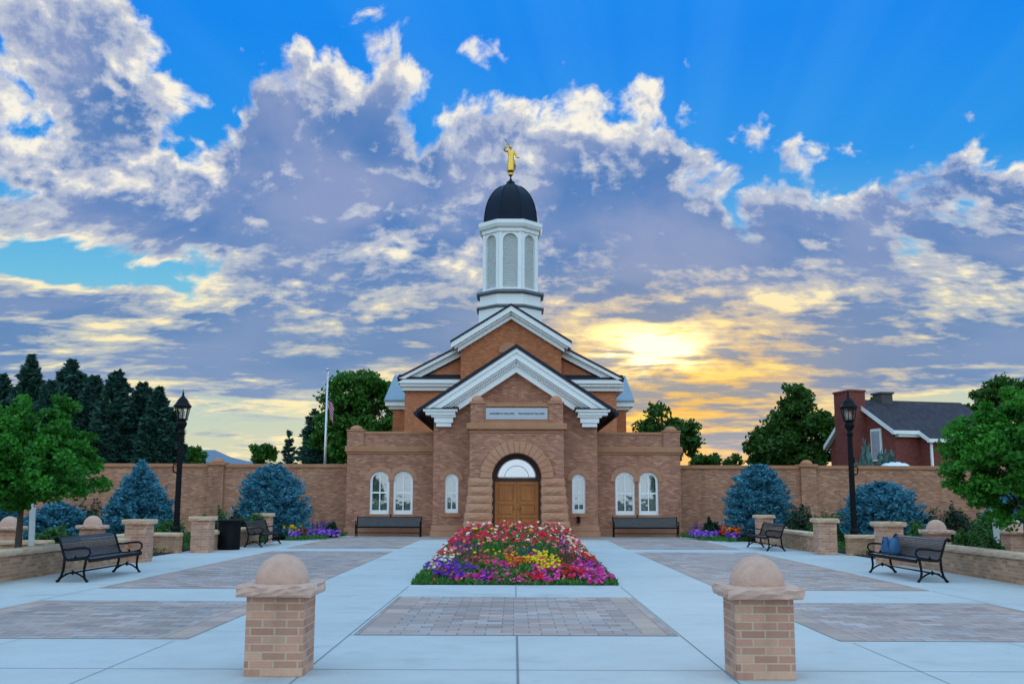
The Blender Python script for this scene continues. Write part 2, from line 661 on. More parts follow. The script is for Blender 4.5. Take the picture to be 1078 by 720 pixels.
def leaf_mat(name, dark, light, rough=0.55, trans=0.25, spec=0.25):
    m_, N, b, out = mat(name, rough, spec)
    g = N.node('ShaderNodeNewGeometry')
    t = N.node('ShaderNodeTexCoord')
    n = N.noise(t.outputs['Object'], 1.3, 3, 0.5)
    f = N.add(N.mul(g.outputs['Random Per Island'], 0.6), N.mul(N.smooth(n, 0.3, 0.7), 0.4))
    c = N.mix(f, dark, light)
    N.put(b.inputs['Base Color'], c)
    if trans > 0:
        tr = N.node('ShaderNodeBsdfTranslucent')
        N.put(tr.inputs[0], N.mix(0.5, c, (light[0] * 1.3, light[1] * 1.2, light[2] * 0.6)))
        mx = N.node('ShaderNodeMixShader')
        mx.inputs[0].default_value = trans
        m_.node_tree.links.new(b.outputs[0], mx.inputs[1])
        m_.node_tree.links.new(tr.outputs[0], mx.inputs[2])
        m_.node_tree.links.new(mx.outputs[0], out.inputs[0])
    return m_


def island_mat(name, cols, rough=0.6, trans=0.2):
    """petals: one colour of the list per flower"""
    m_, N, b, out = mat(name, rough, 0.2)
    g = N.node('ShaderNodeNewGeometry')
    k = len(cols)
    c = N.ramp(g.outputs['Random Per Island'], [(i / k, c_) for i, c_ in enumerate(cols)], 'CONSTANT')
    N.put(b.inputs['Base Color'], c)
    if trans:
        tr = N.node('ShaderNodeBsdfTranslucent')
        N.put(tr.inputs[0], c)
        mx = N.node('ShaderNodeMixShader')
        mx.inputs[0].default_value = trans
        m_.node_tree.links.new(b.outputs[0], mx.inputs[1])
        m_.node_tree.links.new(tr.outputs[0], mx.inputs[2])
        m_.node_tree.links.new(mx.outputs[0], out.inputs[0])
    return m_


BK = dict(
    entry=brick_mat("brown_brick", (0.41, 0.178, 0.112), (0.32, 0.136, 0.090), (0.37, 0.225, 0.16), bumps=0.3, weather=.36, third=(0.46, 0.22, 0.135)),
    wallb=brick_mat("perimeter_brick", (0.41, 0.19, 0.118), (0.32, 0.147, 0.094), (0.37, 0.245, 0.16), bumps=0.3, weather=.38, third=(0.47, 0.235, 0.14)),
    old=brick_mat("old_red_brick", (0.46, 0.15, 0.06), (0.38, 0.12, 0.05), (0.40, 0.2, 0.12), bumps=0.3, third=(0.50, 0.18, 0.08)),
    oldpale=brick_mat("old_pale_brick", (0.55, 0.19, 0.085), (0.47, 0.155, 0.07), (0.46, 0.25, 0.16), bumps=0.3),
    tan=brick_mat("tan_brick", (0.50, 0.255, 0.17), (0.42, 0.21, 0.145), (0.53, 0.37, 0.265), bw=0.215, bh=0.0705, mo=0.016, bumps=0.7,
                  third=(0.56, 0.32, 0.215), weather=0.25),
    low=brick_mat("low_wall_brick", (0.45, 0.245, 0.145), (0.36, 0.195, 0.12), (0.47, 0.33, 0.225), bw=0.215, bh=0.0705, mo=0.013, bumps=0.5,
                  third=(0.49, 0.295, 0.18), weather=0.28),
    house=brick_mat("dark_red_brick", (0.23, 0.06, 0.048), (0.18, 0.045, 0.038), (0.20, 0.085, 0.072), bumps=0.3),
)
PAVER = brick_mat("paver", (0.44, 0.31, 0.27), (0.32, 0.25, 0.235), (0.17, 0.145, 0.14), bw=0.33, bh=0.215, mo=0.013, rough=0.8, bumps=0.5,
                  weather=0.3, offset=0.42, third=(0.40, 0.335, 0.325))


def stone_mat(name, col, var=0.2, bstr=0.7, bscale=9.0, spots=True):
    m_, N, b, _ = mat(name, 0.9, 0.15)
    t = N.node('ShaderNodeTexCoord')
    n1 = N.noise(t.outputs['Object'], 1.4, 5, 0.6)
    n2 = N.noise(t.outputs['Object'], bscale, 6, 0.62)
    n3 = N.noise(t.outputs['Object'], 90, 3, 0.6)
    f = N.add(1.0, N.add(N.mul(N.sub(n1, 0.5), var * 2.2), N.add(N.mul(N.sub(n2, 0.5), var * 1.4), N.mul(N.sub(n3, 0.5), 0.22))))
    wc = N.mix(N.smooth(n1, 0.35, 0.7), (col[0] * 1.04, col[1] * 0.97, col[2] * 0.93), (col[0] * 0.97, col[1] * 1.03, col[2] * 1.07))
    N.put(b.inputs['Base Color'], N.vscale(wc, N.xyz(f, f, f)))
    bump(N, b, N.add(n2, N.mul(n3, 0.2)), bstr, 0.03)
    return m_


STONE = stone_mat("buff_sandstone", (0.47, 0.235, 0.145))
STONE_D = stone_mat("brown_sandstone", (0.42, 0.205, 0.115))
STONE_P = stone_mat("pale_sandstone", (0.57, 0.375, 0.30), var=0.28, bstr=0.55, bscale=14)
STONE_CAP = stone_mat("cap_sandstone", (0.58, 0.41, 0.28), bstr=0.8)
WHITE = plain("white_paint", (0.84, 0.85, 0.84), 0.5, 0.35, var=0.05, scale=1.2)
WHITE_D = plain("louver_paint", (0.76, 0.78, 0.78), 0.55, 0.3, var=0.05, scale=2.0)
DARKROOF = plain("dark_slate", (0.025, 0.028, 0.04), 0.7, 0.15, var=0.3, scale=2.5, bumpy=0.2)
SLATE_B = plain("blue_grey_slate", (0.20, 0.27, 0.32), 0.55, 0.4, var=0.2, scale=3.0, bumpy=0.2)
SHINGLE = brick_mat("shingle", (0.055, 0.048, 0.06), (0.038, 0.034, 0.044), (0.022, 0.02, 0.026), bw=0.3, bh=0.14, mo=0.012, bumps=0.4)
DOME_M = plain("dome_metal", (0.008, 0.015, 0.028), 0.5, 0.12, var=0.3, scale=2.0, bumpy=0.05)
BLACK = plain("black_iron", (0.006, 0.007, 0.009), 0.5, 0.12, var=0.25, scale=8.0)
GOLD = plain("gold_leaf", (0.80, 0.48, 0.09), 0.36, 0.5, metal=1.0, var=0.06)
BRASS = plain("brass", (0.85, 0.62, 0.28), 0.3, 0.5, metal=1.0, var=0.06)
STEEL = plain("brushed_aluminium", (0.55, 0.57, 0.6), 0.35, 0.5, metal=0.8, var=0.06)
CURTAIN = plain("curtain_cloth", (0.62, 0.62, 0.6), 0.9, 0.1, var=0.08)
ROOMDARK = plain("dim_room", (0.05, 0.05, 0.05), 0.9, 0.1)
SOIL = plain("soil", (0.045, 0.032, 0.024), 0.95, 0.1, var=0.3, scale=8, bumpy=0.6)
BARK = stone_mat("bark", (0.085, 0.07, 0.058), var=0.3, bstr=0.9, bscale=22)
BARK_D = stone_mat("dark_bark", (0.05, 0.04, 0.033), var=0.3, bstr=0.9, bscale=18)
GRASSB = plain("turf", (0.05, 0.10, 0.028), 0.95, 0.1, var=0.35, scale=4, bumpy=0.6)


def wood_mat():
    m_, N, b, _ = mat("varnished_oak", 0.38, 0.4)
    t = N.node('ShaderNodeTexCoord')
    n = N.noise(N.vscale(t.outputs['Object'], (22, 22, 1.6)), 1.0, 6, 0.6)
    n2 = N.noise(t.outputs['Object'], 2.0, 3, 0.5)
    c = N.mix(N.smooth(n, 0.3, 0.7), (0.46, 0.145, 0.024), (0.62, 0.22, 0.042))
    c = N.mix(N.mul(N.smooth(n2, 0.35, 0.7), 0.35), c, (0.36, 0.10, 0.018))
    N.put(b.inputs['Base Color'], c)
    bump(N, b, n, 0.15, 0.005)
    return m_


WOOD = wood_mat()
WOOD_D = plain("dark_stained_wood", (0.075, 0.03, 0.022), 0.5, 0.35, var=0.2, scale=6)


def glass_mat(name, refl=0.35, tint=(0.75, 0.85, 0.88), wob=0.02):
    m_, N, b, out = mat(name)
    t = N.node('ShaderNodeTexCoord')
    gl = N.node('ShaderNodeBsdfGlossy')
    gl.inputs['Roughness'].default_value = 0.03
    gl.inputs['Color'].default_value = (0.9, 0.95, 1, 1)
    tr = N.node('ShaderNodeBsdfTransparent')
    tr.inputs[0].default_value = (*tint, 1)
    bp = N.node('ShaderNodeBump')
    bp.inputs['Strength'].default_value = 0.15
    bp.inputs['Distance'].default_value = wob
    N.put(bp.inputs['Height'], N.noise(t.outputs['Object'], 1.6, 2, 0.5))
    m_.node_tree.links.new(bp.outputs[0], gl.inputs['Normal'])
    mx = N.node('ShaderNodeMixShader')
    lw = N.node('ShaderNodeLayerWeight')
    lw.inputs[0].default_value = 0.5
    N.put(mx.inputs[0], N.add(refl, N.mul(lw.outputs['Fresnel'], 0.4)))
    m_.node_tree.links.new(tr.outputs[0], mx.inputs[1])
    m_.node_tree.links.new(gl.outputs[0], mx.inputs[2])
    m_.node_tree.links.new(mx.outputs[0], out.inputs[0])
    return m_


GLASS = glass_mat("window_glass", 0.28, (0.55, 0.66, 0.68))
LAMPGLASS = glass_mat("lamp_glass", 0.10, (0.92, 0.9, 0.85))


def concrete_mat():
    m_, N, b, _ = mat("broom_finished_concrete", 0.75, 0.25)
    t = N.node('ShaderNodeTexCoord')
    o = t.outputs['Object']
    n1 = N.noise(o, 0.35, 5, 0.6)
    n2 = N.noise(o, 2.6, 6, 0.6)
    n3 = N.noise(o, 70, 3, 0.6)
    # broom marks run across the walk
    br = N.noise(N.vscale(o, (2.0, 130.0, 1.0)), 1.0, 3, 0.6)
    st = N.smooth(N.noise(N.vscale(o, (0.7, 0.9, 1)), 1.0, 7, 0.65), 0.53, 0.70)
    blot = N.smooth(N.noise(o, 1.7, 8, 0.7, 0.6), 0.60, 0.70)
    gum = N.node('ShaderNodeTexVoronoi')
    N.put(gum.inputs['Vector'], o)
    gum.inputs['Scale'].default_value = 1.3
    spots = N.smooth(gum.outputs['Distance'], 0.035, 0.015)
    # slabs: each pour a slightly different tone
    ch = N.node('ShaderNodeTexVoronoi')
    N.put(ch.inputs['Vector'], N.vscale(o, (1 / 3.2, 1 / 2.4, 0)))
    ch.inputs['Scale'].default_value = 1.0
    ch.inputs['Randomness'].default_value = 0.0
    ss = N.node('ShaderNodeSeparateColor')
    N.put(ss.inputs[0], ch.outputs['Color'])
    f = N.add(1.0, N.add(N.mul(N.sub(n1, 0.5), 0.34), N.add(N.mul(N.sub(n2, 0.5), 0.22), N.mul(N.sub(n3, 0.5), 0.12))))
    f = N.add(f, N.add(N.mul(N.sub(br, 0.5), 0.2), 0.0))
    f = N.sub(f, N.add(N.mul(st, 0.15), N.add(N.mul(blot, 0.13), N.mul(spots, 0.30))))
    N.put(b.inputs['Base Color'], N.vscale((0.47, 0.48, 0.475), N.xyz(f, f, f)))
    bump(N, b, N.add(N.mul(br, 0.5), n3), 0.25, 0.006)
    return m_


CONC = concrete_mat()
JOINT = plain("joint_sealant", (0.20, 0.20, 0.20), 0.9, 0.1, var=0.3)

# ------------------------------------------------------------------ ground, plaza, paving
def gy(Y):
    """true distance along the ground of the picture row measured as 526 + 1674 / Y"""
    if Y < 4: return Y
    a = math.atan((526 + 1674.0 / Y - 360) / FPX) - R(8.74)
    return CAM_H / math.tan(a)


def gx_(x, Y):
    return x * (gy(Y) * math.cos(R(8.74)) - CAM_H * math.sin(R(8.74))) / Y


def sheet(name, x0, x1, y0, y1, z, m_, nx=1, ny=1):
    mb = MB()
    rows = [[(x0 + (x1 - x0) * i / nx, y0 + (y1 - y0) * j / ny, z) for i in range(nx + 1)] for j in range(ny + 1)]
    mb.grid(rows)
    o = mb.build(name, m_)
    return tag(o, kind='structure')


ground_mat = plain("dry_turf", (0.055, 0.085, 0.03), 0.95, 0.1, var=0.35, scale=0.8, bumpy=0.5)
sheet("ground", -6000, 6000, -3000, 9000, -0.06, ground_mat, 8, 8)
PX = 9.6                                    # half width of the plaza between the low walls
sheet("plaza", -PX - 0.3, PX + 0.3, -12, 46.0, 0.0, CONC, 8, 20)


def paving(x0, x1, y0, y1, border=True):
    y0, y1 = gy(y0), gy(y1)
    mb = MB()
    bw = 0.36 if border else 0.0
    mb.face([(x0 + bw, y0, .004), (x1 - bw, y0, .004), (x1 - bw, y1, .004), (x0 + bw, y1, .004)])
    o = mb.build("brick_paving", PAVER)
    tag(o, kind='structure')
    if border:                               # a header course along both long edges
        mb = MB()
        for a, b in ((x0, x0 + bw), (x1 - bw, x1)):
            mb.face([(a, y0, .004), (b, y0, .004), (b, y1, .004), (a, y1, .004)])
        o2 = mb.build("paving_border", PAVER_B)
        tag(o2, kind='structure')
    j = MB()                                 # thin dark joint round the field
    for a, b, c, d in ((x0 - .012, x0, y0, y1), (x1, x1 + .012, y0, y1), (x0 - .012, x1 + .012, y0 - .012, y0), (x0 - .012, x1 + .012, y1, y1 + .012)):
        j.face([(a, c, .004), (b, c, .004), (b, d, .004), (a, d, .004)])
    tag(j.build("paving_joint", JOINT), kind='structure')


PAVER_B = brick_mat("paver_border", (0.46, 0.32, 0.265), (0.36, 0.27, 0.245), (0.19, 0.16, 0.15), bw=0.36, bh=0.52, mo=0.012, rough=0.8, bumps=0.5,
                    weather=0.25, offset=0.0)
paving(-1.84, 1.90, 11.75, 16.35)
for s in (-1, 1):
    a, b = (3.66, 7.28)
    x0, x1 = (s * b, s * a) if s < 0 else (s * a, s * b)
    paving(x0, x1, 11.35, 15.55)
    paving(x0, x1, 17.75, 30.6)
    paving(x0, x1, 32.4, 39.4)
paving(-7.9, 7.9, 40.0, 42.2, False)

jm = MB()


def joint(x0, y0, x1, y1, w=0.014):
    y0, y1 = gy(y0), gy(y1)
    d = Vector((x1 - x0, y1 - y0, 0)).normalized()
    p = Vector((-d.y, d.x, 0)) * w / 2
    a, b = Vector((x0, y0, .004)), Vector((x1, y1, .004))
    jm.face([a - p, b - p, b + p, a + p])


joint(0.04, 0, 0.04, 11.73, 0.022)
joint(0.04, 16.37, 0.04, 18.46, 0.014)
for x in (-1.9, 1.94):
    joint(x, 3, x, 18.4, 0.011)
joint(-1.9, 11.73 - .03, 1.94, 11.73 - .03, 0.01)
for s in (-1, 1):
    joint(s * 3.75, 3, s * 3.75, 11.2, .007)
    joint(s * 3.64, 15.6, s * 3.64, 17.7)
    for x in (5.5, 7.3):
        joint(s * x, 3, s * x, 11.3, 0.006)
    joint(s * 7.3, 15.6, s * 7.3, 17.7, 0.01)
    for y in (9.35,):
        joint(-9.4 if s < 0 else 1.96, y, -1.92 if s < 0 else 9.4, y, 0.012)
    for y in (20.5, 23.6, 26.7, 29.8, 33, 36, 39):
        joint(s * 1.95, y, s * 3.63, y, 0.008)
        joint(s * 7.32, y, s * 9.3, y, 0.008)
joint(-1.88, 9.35, 1.92, 9.35, 0.012)
joint(-9.3, 8.3, 9.3, 8.3, 0.012)
tag(jm.build("concrete_joint", JOINT, fix=False), kind='structure')

# planted ground either side of the plaza
for s in (-1, 1):
    x0, x1 = (-30, -9.8) if s < 0 else (9.8, 30)
    sheet("planting_bed", x0, x1, 16.0, 46.1, 0.02, SOIL)
    x0, x1 = (-40, -11.5) if s < 0 else (11.5, 40)
    sheet("lawn", x0, x1, 27.5, 37.0, 0.03, GRASSB)
# far blue hills
hm = plain("distant_hill", (0.16, 0.21, 0.27), 1.0, 0.0, var=0.08, scale=0.004)
mb = MB()
rng = np.random.default_rng(3)
rows = [[], [], []]
for i in range(121):
    x = -3000 + 50 * i
    h = 74 + 16 * math.sin(i * 0.23) + 10 * math.sin(i * 0.61 + 1) + 5 * math.sin(i * 1.7)
    rows[0].append((x, 2300, -10))
    rows[1].append((x, 2700, h * 0.55))
    rows[2].append((x, 3100, h * (1.75 if x < -300 else 1.25)))
mb.grid(rows, 0, True)
tag(mb.build("hills", hm), kind='structure')


# ------------------------------------------------------------------ brick bollards and piers
def cap_block(mb, x0, x1, y0, y1, z0, z1, seed, rough=0.012, n=9, mi=0):
    """rock-faced stone slab: the vertical edges are broken, top and bottom flat"""
    r = random.Random(seed)
    per = []
    for i in range(n): per.append((x0 + (x1 - x0) * i / n, y0, 0, -1))
    for i in range(n): per.append((x1, y0 + (y1 - y0) * i / n, 1, 0))
    for i in range(n): per.append((x1 - (x1 - x0) * i / n, y1, 0, 1))
    for i in range(n): per.append((x0, y1 - (y1 - y0) * i / n, -1, 0))
    h = z1 - z0
    rows = []
    for f, push in ((0.0, -0.5), (0.12, 0.25), (0.45, 1.0), (0.75, 0.55), (0.93, -0.1), (1.0, -1.4)):
        row = []
        for x, y, nx, ny in per:
            d = rough * (push + r.uniform(-0.9, 0.9) * (0.3 if f in (0.0, 1.0) else 1.0))
            zz = z0 + h * f + (r.uniform(-.08, .08) * h if 0 < f < 1 else 0)
            row.append((x + nx * d, y + ny * d, zz))
        rows.append(row)
    mb.grid(rows, mi, False, wrap=True)
    mb.face(rows[0][::-1], mi)
    mb.face(rows[-1], mi)


def dome_profile(r, h, n=10):
    return [(r * math.cos(math.pi / 2 * i / n) if i < n else 1e-5, h * math.sin(math.pi / 2 * i / n)) for i in range(n + 1)]


def bollard(loc, label, size=0.52, body=0.69, seed=1, dome=True, group="domed brick bollards", rz=0.0, cap=0.075, name="bollard", ball=0.245, ch=0.105):
    loc = (gx_(loc[0], loc[1]), gy(loc[1]), 0)
    t = thing(name, label, "bollard" if dome else "pier", loc, rz, group)
    h = size / 2
    mb = MB()
    mb.box(-h, h, -h, h, 0, body)
    mb.build("brick_shaft", BK['tan'], t, bevel=0.006)
    mb = MB()
    c = h + cap
    cap_block(mb, -c, c, -c, c, body, body + ch, seed, 0.016 if ch > .09 else .01)
    cp = mb.build("stone_cap", STONE_P if dome else STONE_CAP, t)
    if dome:
        mb = MB()
        pr = [(ball, -0.01)] + [(r_, z_ + 0.012) for r_, z_ in dome_profile(ball, ball * 1.02, 14)]
        mb.lathe(pr, (0, 0, body + ch - 0.004), 40)
        mb.build("stone_dome", STONE_P, t)
    return t


bollard((-2.10, 9.20, 0), "domed brick bollard in the left foreground beside the central walk", seed=2)
bollard((2.19, 9.12, 0), "domed brick bollard in the right foreground beside the central walk", seed=7)
# smaller domed bollards beyond the low walls
for X, Y, sd, lb in ((-11.55, 28.0, 11, "domed brick bollard behind the front left bench, between tree and blue spruce"),
                     (-13.1, 26.5, 12, "domed brick bollard left of the leafy tree trunk at the left edge"),
                     (10.75, 26.0, 13, "domed brick bollard behind the front right bench with the blue bag"),
                     (12.75, 26.0, 14, "domed brick bollard beside the right leafy tree trunk, cut by the right edge")):
    bollard((X, Y, 0), lb, seed=sd, body=0.72)


# ------------------------------------------------------------------ low planter walls with stone coping
def low_wall(p0, p1, label, h=0.47, th=0.34, cap=0.11, seed=3):
    p0, p1 = Vector((gx_(*p0), gy(p0[1]), 0)), Vector((gx_(*p1), gy(p1[1]), 0))
    L = (p1 - p0).length
    rz = math.atan2(p1.y - p0.y, p1.x - p0.x)
    t = thing("planter_wall", label, "low wall", p0, rz, "low brick planter walls")
    mb = MB()
    mb.box(0, L, -th / 2, th / 2, 0, h)
    mb.build("brick_course", BK['low'], t)
    mb = MB()
    n = max(1, round(L / 1.2))
    r = random.Random(seed)
    for i in range(n):
        a, b = L * i / n + .004, L * (i + 1) / n - .004
        cap_block(mb, a, b, -th / 2 - .05, th / 2 + .05, h, h + cap + r.uniform(-.004, .004), seed * 31 + i, 0.013, 10)
    mb.build("stone_coping", STONE_CAP, t)
    return t


for s, side, bn in ((-1, "left", "bare bench"), (1, "right", "bench with the blue bag")):
    low_wall((s * 9.6, 12.0), (s * 9.6, 25.2), "long low brick wall with pale coping running behind the %s side front bench" % side, seed=4 + s)
    low_wall((s * 10.6, 25.55), (s * 10.6, 29.2), "short low brick wall stepping back behind the taller %s pier" % side, seed=6 + s)
    low_wall((s * 10.6, 29.35), (s * 9.55, 29.35), "low brick wall facing the camera between the two %s piers" % side, seed=8 + s)
    low_wall((s * 9.2, 30.1), (s * 9.12, 36.45), "low brick wall running behind the %s middle bench" % side, seed=10 + s)
    low_wall((s * 9.15, 37.15), (s * 10.3, 38.6), "low brick wall returning to the shrubs behind the far end of the %s middle bench" % side, seed=14 + s)
    low_wall((s * 11.9, 26.3), (s * 15.5, 26.3) if s < 0 else (s * 15.5, 26.3), "low garden wall beyond the %s leafy tree, between domed bollards" % side, seed=18 + s, h=0.36)
    pr = [(9.28, 25.3, 0.92, "flat capped brick pier on the %s, at the far end of the front bench" % side),
          (9.05, 29.75, 0.92, "flat capped brick pier on the %s, right beside the lamp post" % side),
          (9.0, 36.8, 0.92, "farthest flat capped brick pier on the %s, behind the middle bench" % side)]
    for k, (x, y, hh, lb) in enumerate(pr):
        bollard((s * x, y, 0), lb, size=0.54, body=hh, seed=20 + k + 5 * s, dome=False, group="flat capped brick piers", name="brick_pier",
                cap=0.06, ch=0.12)


# ------------------------------------------------------------------ perimeter wall
WY = 46.3
for s, side in ((-1, "left"), (1, "right")):
    xin = WX(365.5 if s < 0 else 716, WY)
    zt = WZ(489, WY)
    t = thing("perimeter_wall", "tall brown brick garden wall with piers %s of the church entrance" % side, "wall", (xin, WY, 0), 0, "tall brick garden walls")
    off = t.location
    xo = s * 34
    mb = MB()
    mb.box(min(xin, xo), max(xin, xo), WY, WY + 0.4, -0.1, zt - 0.16)
    mb.build("brickwork", BK['wallb'], t, offset=off)
    mb = MB()
    mb.box(min(xin, xo), max(xin, xo), WY - 0.06, WY + 0.46, zt - 0.16, zt - 0.03)
    mb.box(min(xin, xo), max(xin, xo), WY - 0.02, WY + 0.42, zt - 0.03, zt)
    mb.build("stone_coping", STONE_D, t, offset=off, bevel=0.02)
    for k, x in enumerate((WX(228 if s < 0 else 850.5, WY), s * 26.3)):
        mb = MB()
        mb.box(x - 0.34, x + 0.34, WY - 0.14, WY + 0.5, -0.1, zt - 0.06)
        mb.build("wall_pier", BK['wallb'], t, offset=off)
        mb = MB()
        mb.box(x - 0.41, x + 0.41, WY - 0.21, WY + 0.57, zt - 0.06, zt + 0.06)
        mb.lathe(dome_profile(0.27, 0.2, 8), (x, WY + 0.18, zt + 0.06), 20)
        mb.build("pier_cap", STONE_D, t, offset=off)

# ------------------------------------------------------------------ the church
CH = thing("church", "brown brick church with white gables, arched oak doors and a white domed steeple", "church", (0.1, 45, 0))
CO = CH.location


def part(mb, name, m_, parent=CH, bevel=0.0):
    return mb.build(name, m_, parent, bevel=bevel, offset=CO)


def arc(cx, zs, r, n=16, a0=0.0, a1=math.pi):
    return [(cx + r * math.cos(a0 + (a1 - a0) * i / n), zs + r * math.sin(a0 + (a1 - a0) * i / n)) for i in range(n + 1)]


def arch_wall(mb, x0, x1, z0, z1, y0, y1, ops, n=16, mi=0):
    """wall face at y0 with round-headed openings (cx, half width, sill z, spring z) and reveals back to y1"""
    x = x0
    for cx, hw, zb, zs in sorted(ops):
        mb.face([(x, y0, z0), (cx - hw, y0, z0), (cx - hw, y0, z1), (x, y0, z1)], mi)
        if zb > z0 + 1e-4:
            mb.face([(cx - hw, y0, z0), (cx + hw, y0, z0), (cx + hw, y0, zb), (cx - hw, y0, zb)], mi)
            mb.face([(cx - hw, y0, zb), (cx + hw, y0, zb), (cx + hw, y1, zb), (cx - hw, y1, zb)], mi)
        A = arc(cx, zs, hw, n)
        for (xa, za), (xb, zb2) in zip(A[:-1], A[1:]):
            mb.face([(xb, y0, zb2), (xa, y0, za), (xa, y0, z1), (xb, y0, z1)], mi)
            mb.face([(xa, y0, za), (xb, y0, zb2), (xb, y1, zb2), (xa, y1, za)], mi)
        mb.face([(cx - hw, y0, zb), (cx - hw, y0, zs), (cx - hw, y1, zs), (cx - hw, y1, zb)], mi)
        mb.face([(cx + hw, y0, zb), (cx + hw, y1, zb), (cx + hw, y1, zs), (cx + hw, y0, zs)], mi)
        x = cx + hw
    mb.face([(x, y0, z0), (x1, y0, z0), (x1, y0, z1), (x, y0, z1)], mi)


def ring(mb, cx, zs, r0, r1, y0, y1, n=16, a0=0.0, a1=math.pi, mi=0):
    I, O = arc(cx, zs, r0, n, a0, a1), arc(cx, zs, r1, n, a0, a1)
    for k in range(n):
        mb.prism([I[k], O[k], O[k + 1], I[k + 1]], y0, y1, mi, True)


def voussoirs(mb, cx, zs, r0, r1, y0, y1, n, seed, jit=0.015, gap=0.0025):
    r = random.Random(seed)
    for k in range(n):
        a0, a1 = math.pi * k / n + gap, math.pi * (k + 1) / n - gap
        ro = r1 + r.uniform(-jit, jit)
        yy = y0 - r.uniform(0, jit)
        pts = [(cx + r0 * math.cos(a0), zs + r0 * math.sin(a0)), (cx + ro * math.cos(a0), zs + ro * math.sin(a0)),
               (cx + ro * math.cos((a0 + a1) / 2), zs + ro * math.sin((a0 + a1) / 2)),
               (cx + ro * math.cos(a1), zs + ro * math.sin(a1)), (cx + r0 * math.cos(a1), zs + r0 * math.sin(a1))]
        mb.prism(pts, yy, y1)


def arched_window(cx, hw, zb, zs, y, hood_seed, sill=True, rows=1):
    """white sash window with a round head set in the wall face at y"""
    mb = MB()
    f = 0.10
    yf = y + 0.07
    mb.box(cx - hw, cx - hw + f, yf, yf + 0.09, zb, zs)
    mb.box(cx + hw - f, cx + hw, yf, yf + 0.09, zb, zs)
    ring(mb, cx, zs, hw - f, hw, yf, yf + 0.09, 18)
    mb.box(cx - hw + f, cx + hw - f, yf, yf + 0.09, zb, zb + 0.17)
    win = part(mb, "window", WHITE)
    mb = MB()
    zm = zb + (zs + hw - zb) * 0.50
    mb.box(cx - hw + f, cx + hw - f, yf + 0.02, yf + 0.075, zm - 0.035, zm + 0.035)
    mb.box(cx - 0.024, cx + 0.024, yf + 0.022, yf + 0.073, zb + 0.17, zs + hw - f)
    part(mb, "glazing_bar", WHITE, win)
    mb = MB()
    P = [(cx - hw + f, zb + 0.17), (cx + hw - f, zb + 0.17)] + arc(cx, zs, hw - f, 16)
    mb.face([(a, yf + 0.05, b) for a, b in P])
    part(mb, "pane", GLASS, win)
    mb = MB()                                       # gathered curtains behind the lower sash
    for sgn in (-1, 1):
        rows_ = []
        xa, xb = (cx - hw + .02, cx - 0.05) if sgn < 0 else (cx + 0.05, cx + hw - .02)
        for z in (zb + 0.1, zs + 0.1):
            rows_.append([(xa + (xb - xa) * i / 30, yf + 0.26 + 0.035 * math.sin(i * 1.9 + sgn), z) for i in range(31)])
        mb.grid(rows_, 0, True)
    part(mb, "curtain", CURTAIN, win)
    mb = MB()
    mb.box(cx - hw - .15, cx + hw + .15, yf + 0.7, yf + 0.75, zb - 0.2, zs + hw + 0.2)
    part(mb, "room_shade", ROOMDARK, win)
    mb = MB()
    voussoirs(mb, cx, zs, hw + 0.015, hw + 0.215, y - 0.028, y + 0.05, 9, hood_seed, 0.02)
    part(mb, "stone_hood", STONE, win)
    if sill:
        mb = MB()
        mb.box(cx - hw - 0.13, cx + hw + 0.13, y - 0.07, y + 0.06, zb - 0.17, zb - 0.002)
        part(mb, "stone_sill", STONE_D, win, bevel=0.012)
    return win


